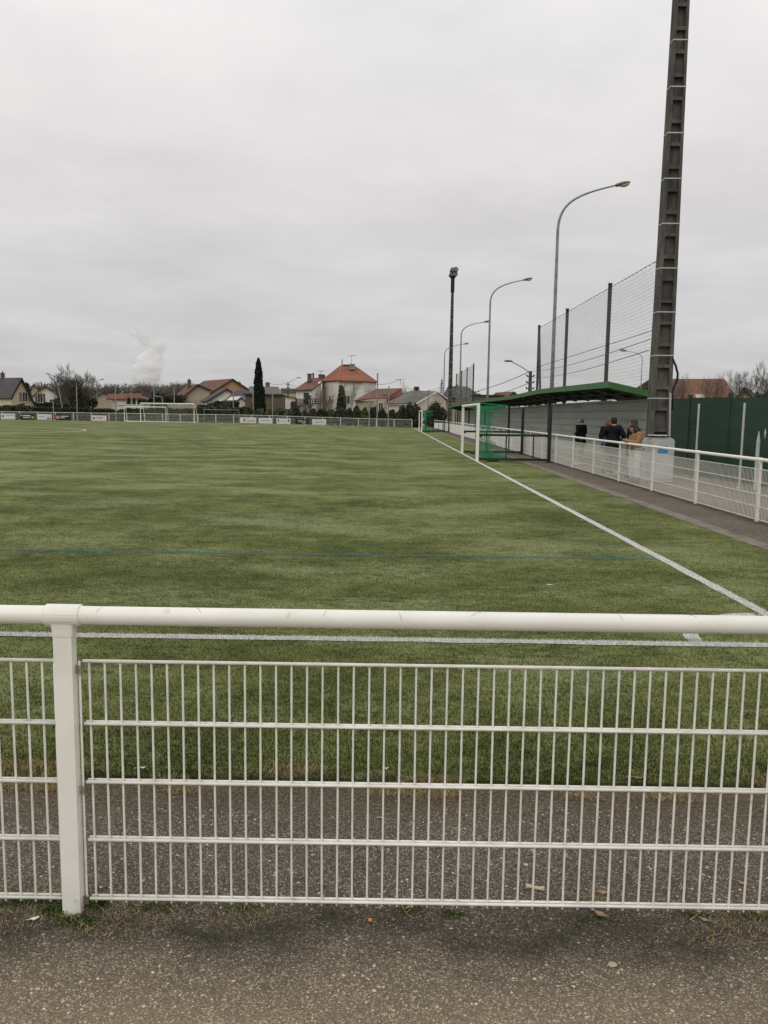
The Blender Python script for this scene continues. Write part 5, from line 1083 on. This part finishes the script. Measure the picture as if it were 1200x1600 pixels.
def skinmesh(name, verts, edges, m, parent, sub=2, merge=None):
    """one continuous skinned surface; verts = {key: (pos, (rx, ry))}"""
    ks = list(verts); me = bpy.data.meshes.new(name); me.from_pydata([verts[k][0] for k in ks], [(ks.index(a), ks.index(c)) for a, c in edges], []); o = bpy.data.objects.new(name, me); COL.objects.link(o)
    md = o.modifiers.new('s', 'SKIN'); md.use_smooth_shade = True
    for i, k in enumerate(ks):
        r = verts[k][1]; r = (r, r) if not isinstance(r, tuple) else r; me.skin_vertices[0].data[i].radius = r; me.skin_vertices[0].data[i].use_root = (i == 0)
    s = o.modifiers.new('u', 'SUBSURF'); s.levels = s.render_levels = sub
    bpy.context.view_layer.update(); ev = bpy.data.meshes.new_from_object(o.evaluated_get(bpy.context.evaluated_depsgraph_get())); bpy.data.objects.remove(o)
    if merge:
        V = [tuple(v.co) for v in ev.vertices]; Fs = [tuple(p.vertices) for p in ev.polygons]; n = len(V); V += merge.v; Fs += [tuple(n+i for i in f) for f in merge.f]; ev = bpy.data.meshes.new(name); ev.from_pydata(V, [], Fs)
    ev.materials.clear(); ev.materials.append(m); ev.polygons.foreach_set('use_smooth', [True]*len(ev.polygons)); ob = bpy.data.objects.new(name, ev); COL.objects.link(ob); ob.parent = parent; MW[ob.name] = MW[parent.name]; return ob
def head_mb(c, rot, s=1.):
    b = MB()
    def f(n, p):
        z = n.z; w = 1-.16*max(0, -z)**1.5; q = Vector((p.x*w, p.y*(1-.10*max(0, -z)), p.z))
        if n.y > 0:
            g_ = math.exp(-(n.x/.22)**2)
            q.y += .020*g_*math.exp(-((z+.12)/.20)**2) + .008*g_*math.exp(-((z+.42)/.09)**2) + .010*g_*math.exp(-((z+.72)/.16)**2)
            q.y -= .009*(math.exp(-((abs(n.x)-.36)/.16)**2)*math.exp(-((z-.10)/.12)**2)); q.y -= .004*math.exp(-((z+.34)/.05)**2)*math.exp(-(n.x/.3)**2)
        return q*s
    b.ball(c, (.074, .094, .115), 28, 20, f, rot)
    for sd in (-1, 1): b.ball(Vector(c)+rot@Vector((sd*.074, -.005, -.005)), (.012, .022, .032), 8, 6, None, rot)
    return b
def hand(V, E, wrist, key, d, side, curl, r=.0095):
    """palm and five separate fingers; d = pointing direction, side = towards the thumb, curl = direction fingers bend to"""
    d, side, curl = Vector(d).normalized(), Vector(side).normalized(), Vector(curl).normalized(); w = Vector(wrist)
    V[key+'p'] = (w+d*.05, (.036, .016)); E.append((key, key+'p'))
    for i, (ln, off) in enumerate(((.078, .026), (.088, .009), (.082, -.009), (.064, -.026))):
        a = w+d*.088+side*off; V[key+f'f{i}a'] = (a, r); V[key+f'f{i}b'] = (a+d*ln*.45+curl*ln*.12, r*.92); V[key+f'f{i}c'] = (a+d*ln*.62+curl*ln*.42, r*.85); V[key+f'f{i}d'] = (a+d*ln*.60+curl*ln*.70, r*.75)
        E += [(key+'p', key+f'f{i}a'), (key+f'f{i}a', key+f'f{i}b'), (key+f'f{i}b', key+f'f{i}c'), (key+f'f{i}c', key+f'f{i}d')]
    a = w+d*.03+side*.035; V[key+'ta'] = (a, r*1.1); V[key+'tb'] = (a+side*.022+d*.03+curl*.012, r); V[key+'tc'] = (a+side*.018+d*.055+curl*.03, r*.85)
    E += [(key+'p', key+'ta'), (key+'ta', key+'tb'), (key+'tb', key+'tc')]
def person(loc, rz, label, J, top, legs, hair, shoe, hgt=1.0, coat_len=.0, bulk=1., head_rot=(0, 0, 0), face=True, hairkind='short', group=None, trw=1.):
    """local frame: +Y forward, +X right. J: overrides for joints"""
    t = thing('person', label, 'person', loc, rz, group); s = hgt
    B = dict(pel=(0, 0, .93), bel=(0, .01, 1.06), che=(0, .01, 1.26), upc=(0, 0, 1.38), nek=(0, .01, 1.46), hd=(0, .035, 1.575),
             shL=(-.17, 0, 1.38), elL=(-.23, -.04, 1.11), wrL=(-.18, .16, 1.00), shR=(.17, 0, 1.38), elR=(.23, -.04, 1.11), wrR=(.18, .16, 1.00),
             hiL=(-.09, 0, .88), knL=(-.10, .03, .48), anL=(-.11, 0, .09), hiR=(.09, 0, .88), knR=(.10, .03, .48), anR=(.11, 0, .09)); B.update(J)
    B = {k: Vector(v)*s for k, v in B.items()}; hr = Matrix.Rotation(R(head_rot[2]), 3, 'Z') @ Matrix.Rotation(R(head_rot[0]), 3, 'X') @ Matrix.Rotation(R(head_rot[1]), 3, 'Y')
    Rr = dict(pel=(.135, .10), bel=(.125, .095), che=(.145, .10), upc=(.12, .08), nek=.052, shL=.058, elL=.042, wrL=.028, shR=.058, elR=.042, wrR=.028, hiL=.088, knL=.058, anL=.038, hiR=.088, knR=.058, anR=.038)
    V = {k: (B[k], Rr[k]) for k in Rr}; E = [('pel', 'bel'), ('bel', 'che'), ('che', 'upc'), ('upc', 'nek')]
    V['hdc'] = (B['hd']+Vector((0, -.02, -.05)), .045); E.append(('nek', 'hdc'))
    for q in 'LR':
        E += [('upc', 'sh'+q), ('sh'+q, 'el'+q), ('el'+q, 'wr'+q), ('pel', 'hi'+q), ('hi'+q, 'kn'+q), ('kn'+q, 'an'+q)]
        V['to'+q] = (B['an'+q]+Vector((0, .12, -.055)), (.038, .025)); E.append(('an'+q, 'to'+q))
        d = (B['wr'+q]-B['el'+q]); sd = Vector((.5 if q == 'L' else -.5, 0, .85)); hand(V, E, B['wr'+q], 'wr'+q, d, sd-d.normalized()*sd.dot(d.normalized()), Vector(((1 if q == 'L' else -1)*.7, .2, -.6)))
    body = skinmesh('body', V, E, M['skin'], t, 2, head_mb(B['hd'], hr))
    for sd in (-1, 1):
        b = MB(); e_ = B['hd']+hr@Vector((sd*.030, .086, .012)); b.ball(e_, (.011, .006, .0075), 8, 6, None, hr); b.build('eye', M['black'], t, world=False)
    k = bulk; o_ = .014
    V = {'bel': (B['bel'], (.15*k, .12*k)), 'hip': (B['pel']+Vector((0, 0, .02)), (.165*k, .135*k)), 'hem': (B['pel']+Vector((0, 0, -.16-coat_len)), (.185*k, .155*k)), 'che': (B['che'], (.165*k, .13*k)), 'upc': (B['upc']+Vector((0, 0, -.005)), (.14*k, .10*k)), 'col': (B['nek']+Vector((0, -.005 if top is not M['puffer'] else -.03, -.015)), .075 if top is not M['puffer'] else .105)}
    E = [('bel', 'hip'), ('hip', 'hem'), ('bel', 'che'), ('che', 'upc'), ('upc', 'col')]
    for q in 'LR':
        V['sh'+q] = (B['sh'+q], .078*k); V['el'+q] = (B['el'+q], .062*k); V['wr'+q] = (B['wr'+q].lerp(B['el'+q], .04), .046*k); E += [('upc', 'sh'+q), ('sh'+q, 'el'+q), ('el'+q, 'wr'+q)]
    skinmesh('jacket', V, E, top, t, 2)
    if top is not M['tan']:
        hz_ = B['pel'].z-.12-coat_len; b = MB()
        for i, (z_, f_) in enumerate(((B['bel'].z+.02, .90), (B['pel'].z+.02, 1.0), (hz_, 1.06), (hz_-.005, .98))):
            for j in range(20): a_ = j*math.pi/10; b.v.append((B['pel'].x+math.cos(a_)*.195*k*f_, B['pel'].y+.01+math.sin(a_)*.155*k*f_*(1+.04*math.sin(5*a_)), z_))
        for i in range(3): b.f += [(20*i+j, 20*i+(j+1) % 20, 20*i+20+(j+1) % 20, 20*i+20+j) for j in range(20)]
        b.mi = [0]*len(b.f); b.build('jacket_skirt', top, t, world=False, smooth=True)
    if top is M['puffer']:
        for q in 'LR':
            for u_ in (.25, .5, .75): part(t, 'quilt_seam', M['coat'], lambda b: b.tube([B['sh'+q].lerp(B['el'+q], u_)+Vector((.077*k*math.cos(a), .077*k*math.sin(a), 0)) for a in [i*math.pi/6 for i in range(13)]], .006, 5, False), world=False)
    V = {'pel': (B['pel'], (.15, .12))}; E = []
    for q in 'LR': V['hi'+q] = (B['hi'+q], .105*trw); V['kn'+q] = (B['kn'+q], .082*trw); V['an'+q] = (B['an'+q]+Vector((0, 0, .01)), .075*trw); E += [('pel', 'hi'+q), ('hi'+q, 'kn'+q), ('kn'+q, 'an'+q)]
    skinmesh('trousers', V, E, legs, t, 2)
    for q in 'LR':
        b = MB(); a = B['an'+q]; b.ball((a.x, a.y+.06, .05), (.052, .145, .055), 14, 8, lambda n, p: Vector((p.x, p.y, max(p.z, -.048)))); b.build('shoe', shoe, t, world=False, smooth=True)
    c = B['hd']; b = MB()
    def hf(n, p):
        cut = n.y > .35 and n.z < .55
        return p*(.86 if cut else 1.0+.05*noise.noise(n*3))
    if hairkind in ('short', 'long', 'bun', 'hood'):
        kk = 1.10 if hairkind != 'hood' else 1.22
        b.ball(c+hr@Vector((0, -.010, .012)), (.074*kk+.006, .094*kk+.004, .115*kk), 24, 16, hf, hr)
    if hairkind == 'long':
        b.tube([c+hr@Vector((x_, y_, z_)) for x_, y_, z_ in ((0, -.05, .02), (0, -.085, -.12), (0, -.08, -.26), (0, -.05, -.36))], [.10, .105, .09, .04], 12)
        for sd in (-1, 1): b.tube([c+hr@Vector((sd*x_, y_, z_)) for x_, y_, z_ in ((.06, .01, .05), (.085, .02, -.08), (.10, .04, -.24), (.09, .06, -.36))], [.045, .055, .05, .02], 10)
    if hairkind == 'bun': b.ball(c+hr@Vector((0, -.085, .085)), .045, 12, 8)
    if hairkind == 'hood': b.tube([c+Vector((0, -.02, -.08)), c+Vector((0, -.01, -.15)), c+Vector((0, -.01, -.23))], [.085, .11, .15], 16)
    b.build('headscarf' if hairkind == 'hood' else 'hair', hair, t, world=False, smooth=True)
    return t, B
def face_to(a): return R(-a)      # heading in degrees clockwise from +Y
X1_ = kx(909)*29.5
person((X1_, 29.5, 0), face_to(-35), 'person in a black coat with grey hair standing alone, seen from behind', dict(wrL=(-.02, .26, 1.14), wrR=(.10, .26, 1.14), elR=(.27, .02, 1.12)), M['coat'], M['greytr'], M['hairgrey'], M['shoe'], 1.02, .10, 1.12, (8, 0, 25), hairkind='short')
Y = 24.4; person((kx(960)*Y, Y, 0), face_to(35), 'person in a black puffer jacket with dark pinned-up hair leaning at the railing, back turned', dict(che=(0, .03, 1.26), elL=(-.32, -.02, 1.14), elR=(.32, -.02, 1.14), wrL=(-.26, .14, 1.02), wrR=(.22, .22, 1.06)), M['puffer'], M['jeans'], M['hairdark'], M['shoe'], 1.04, .08, 1.32, (5, 0, -20), hairkind='bun')
Y = 25.6; person((kx(951.5)*Y, Y, 0), face_to(20), 'person with auburn hair mostly hidden behind the black puffer jacket', {}, M['coat'], M['greytr'], M['hairred'], M['shoed'], 1.015, .05, 1.05, (0, 0, 60), hairkind='long')
Y = 23.4; person((kx(991.5)*Y, Y, 0), face_to(-118), 'person in a dark headscarf and dark jacket facing left behind the tan jacket', {}, M['coat'], M['greytr'], M['scarf'], M['shoed'], 1.0, .15, 1.05, (4, 0, -25), hairkind='hood')
Y = 21.7; t, B = person((kx(996.5)*Y, Y, 0), face_to(-105), 'person in a tan jacket and loose white trousers looking down at a phone', dict(nek=(0, .04, 1.40), hd=(0, .115, 1.485), upc=(0, .01, 1.34), shL=(-.17, .01, 1.34), shR=(.17, .01, 1.34), elL=(-.20, .08, 1.10), elR=(.20, .08, 1.10), wrL=(-.07, .30, 1.16), wrR=(.07, .30, 1.16)), M['tan'], M['whitetr'], M['hairdark'], M['shoed'], .98, .02, 1.12, (-28, 0, 10), hairkind='long', trw=1.35)
M_ = MW[t.name]; b = MB(); pp = M_ @ (Vector((0, .40, 1.185))*.98); b.box(pp, (.075, .15, .010), face_to(-105), None); o = b.build('phone', M['black']); tag(o, 'phone held by the person in the tan jacket', 'phone')
b = MB(); p = at(946, 700, 24.2); q = Vector((kx(946)*24.0, 24.0, p.z)); b.ball((q.x, q.y, 1.02), (.055, .04, .08), 14, 10, lambda n, v: v*(1+.1*noise.noise(n*3))); b.tube([(q.x-.05, q.y, 1.09), (q.x, q.y, 1.18), (q.x+.05, q.y, 1.09)], .008, 6)
tag(b.build('small_bag', M['jeans'], smooth=True), 'small blue bag hanging at the railing by the black puffer jacket', 'bag')
b = MB(); p = gr(958, 746); b.ball((p.x+.15, p.y+.1, .09), (.13, .10, .09), 14, 10, lambda n, v: v*(1+.15*noise.noise(n*2.5))); b.ball((p.x+.22, p.y+.1, .18), (.05, .04, .04), 8, 6); tag(b.build('cloth_bundle', M['straw'], smooth=True), 'small straw-coloured bundle on the ground by the railing', 'bundle')

# ------------------------------------------------------------ litter on the ground
def leaf(x, y, L_, label, m='leaf', w=.35, a=None, grp='dead leaves on the asphalt', z=.004, nm='dead_leaf', cat='leaf'):
    p = gr(x, y); a = random.random()*6.28 if a is None else a; b = MB(); n = 6; P = []
    for i in range(n+1):
        u = i/n; ww = L_*w*math.sin(math.pi*min(.98, u+.02))*(1+random.uniform(-.3, .3)); zc = z+.35*L_*(u-.5)**2*4*.3
        for s_ in (-1, 0, 1): v = Vector(((u-.5)*L_, s_*ww/2, 0)); v.rotate(Matrix.Rotation(a, 3, 'Z')); P.append((p.x+v.x, p.y+v.y, zc+abs(s_)*L_*.08+random.uniform(0, .002)))
    b.poly(P, [(3*i+j, 3*i+j+1, 3*i+j+4, 3*i+j+3) for i in range(n) for j in (0, 1)]); k = len(b.v); b.poly([(v[0], v[1], v[2]-.0012) for v in b.v[:k]], [f[::-1] for f in b.f[:]])
    b.tube([P[1], Vector(P[1])+Vector((math.cos(a+3.3)*L_*.35, math.sin(a+3.3)*L_*.35, .003))], .0012, 4)
    tag(b.build(nm, M[m], fix=False), label, cat, grp)
for x, y, L_, lab in ((938, 1432, .07, 'curled dead leaf just outside the lowest wire, right half'), (942, 1398, .06, 'pale dead leaf behind the lower wires, right half'), (996, 1218, .06, 'brown leaf at the turf edge, right half'), (1162, 1384, .05, 'small curled leaf low at the right edge'), (1100, 1440, .045, 'tiny pale leaf outside the fence at the right'), (1130, 1420, .06, 'leaf under the lowest wire at the right'), (592, 1280, .035, 'thin dry leaf in the middle of the asphalt'), (480, 1207, .06, 'leaf lying at the turf edge left of centre'), (641, 1420, .05, 'pale leaf under the fence at the centre'), (900, 1245, .04, 'small tan leaf just below the turf edge, right half')):
    leaf(x, y, L_, lab)
leaf(1047, 1240, .035, 'small scrap of white paper near the turf edge at the right', 'paper', .6, None, 'paper scraps', nm='paper_scrap', cat='paper'); leaf(602, 1203, .028, 'small white chip at the turf edge at the centre', 'paper', .7, None, 'paper scraps', nm='paper_scrap', cat='paper')
leaf(221, 1202, .04, 'torn white scrap at the turf edge left of centre', 'paper', .6, None, 'paper scraps', nm='paper_scrap', cat='paper'); leaf(54, 1438, .032, 'white scrap lying left of the fence post foot', 'paper', .45, .5, 'paper scraps', nm='paper_scrap', cat='paper')
leaf(858, 915, .06, 'small white scrap lying on the turf beyond the handrail', 'paper', .6, None, 'paper scraps', nm='paper_scrap', cat='paper')
def peb(x, y, r, label, m, nm, cat, sq=.6):
    p = gr(x, y); b = MB(); sd = x; b.ball((p.x, p.y, r*sq*.8), (r, r*.8, r*sq), 12, 8, lambda n, v: v*(1+.25*noise.noise(n*2+Vector((sd, 0, 0))))); tag(b.build(nm, M[m], smooth=True), label, cat)
peb(578.5, 1440, .0085, 'small orange ball-like berry outside the fence at the centre', 'orange', 'orange_berry', 'berry', .8); peb(983, 1266, .007, 'tiny orange-red cap on the asphalt beyond the fence at the right', 'orange', 'bottle_cap', 'cap', .6)
peb(957, 1509, .016, 'flat pale stone on the asphalt at the lower right', 'beige', 'flat_stone', 'stone', .3); peb(822, 1353, .009, 'small white pebble behind the lower wires', 'plastic', 'white_pebble', 'pebble', .6)
b = MB(); p, q = gr(822, 1388), gr(850, 1392); b.tube([p+Vector((0, 0, .008)), p.lerp(q, .25)+Vector((0, 0, .010)), p.lerp(q, .7)+Vector((0, -.004, .009)), q+Vector((0, 0, .009))], [.010, .006, .006, .010], 10); tag(b.build('bone_stick', M['cream'], smooth=True), 'pale bone-shaped stick behind the lower wires right of centre', 'stick')
def twig(pts, label, r=.0022):
    b = MB(); P = [gr(*q)+Vector((0, 0, .004+.004*random.random())) for q in pts]; b.tube(P, [r*(1-.5*i/len(P)) for i in range(len(P))], 6); k = P[len(P)//2]; b.tube([k, k+Vector((.02, .015, .006))], r*.6, 5); tag(b.build('twig', M['straw'], smooth=True), label, 'twig', 'dry twigs and stems on the ground')
twig([(100, 1430), (115, 1437), (138, 1450)], 'dry stem lying across the moss at the post foot'); twig([(210, 1417), (222, 1418), (242, 1409)], 'dry twig right of the post under the lowest wire'); twig([(262, 1420), (276, 1432)], 'short straw right of the moss patch')
twig([(1078, 1440), (1090, 1431), (1098, 1422)], 'bent twig outside the fence at the right'); twig([(627, 1415), (634, 1428), (646, 1438)], 'dry stem under the lowest wire at the centre'); twig([(1172, 1424), (1186, 1430), (1199, 1432)], 'twig under the fence at the right edge'); twig([(330, 1190), (345, 1195)], 'twig at the turf edge left of centre')
# moss and small weeds at the post foot
P = []; 
for (x, y, n, sx, sy, hz) in ((150, 1414, 650, .035, .03, .035), (92, 1424, 450, .05, .03, .016), (120, 1440, 420, .06, .03, .008), (60, 1412, 260, .09, .02, .012), (250, 1418, 160, .10, .02, .008), (380, 1420, 90, .06, .02, .006), (640, 1424, 110, .05, .02, .008), (705, 1430, 120, .05, .02, .008), (930, 1432, 60, .08, .02, .005), (1090, 1432, 110, .07, .02, .007), (1180, 1432, 130, .05, .02, .007), (20, 1412, 120, .05, .02, .01)):
    p = gr(x, y); P += [(p.x+random.gauss(0, sx*.6), p.y+random.gauss(0, sy*.6), abs(random.gauss(0, hz*.6))) for _ in range(n)]
o = leaf_cloud(P, .0042, M['moss'], 'moss'); tag(o, 'green moss and small weeds at the foot of the near post', 'moss', kind='stuff')
# loose chips and litter over the strip
b = MB()
for i in range(1500):
    s_ = random.random(); 
    if s_ < .55: x, y = random.uniform(-2.2, 2.2), 3.58+random.gauss(0, .09)
    elif s_ < .85: x, y = random.uniform(-1.8, 1.8), 2.66+random.gauss(0, .07)
    else: x, y = random.uniform(-2, 2), random.uniform(1.8, 3.5)
    r = random.uniform(.0018, .0055); b.ball((x, y, r*.4), (r, r*random.uniform(.5, 1), r*.5), 5, 3)
tag(b.build('grit', mat('pale_grit', (.30, .24, .17), (.13, .10, .07), 9, .9), fix=False), 'loose grit and crumbs scattered on the asphalt', 'grit', kind='stuff')
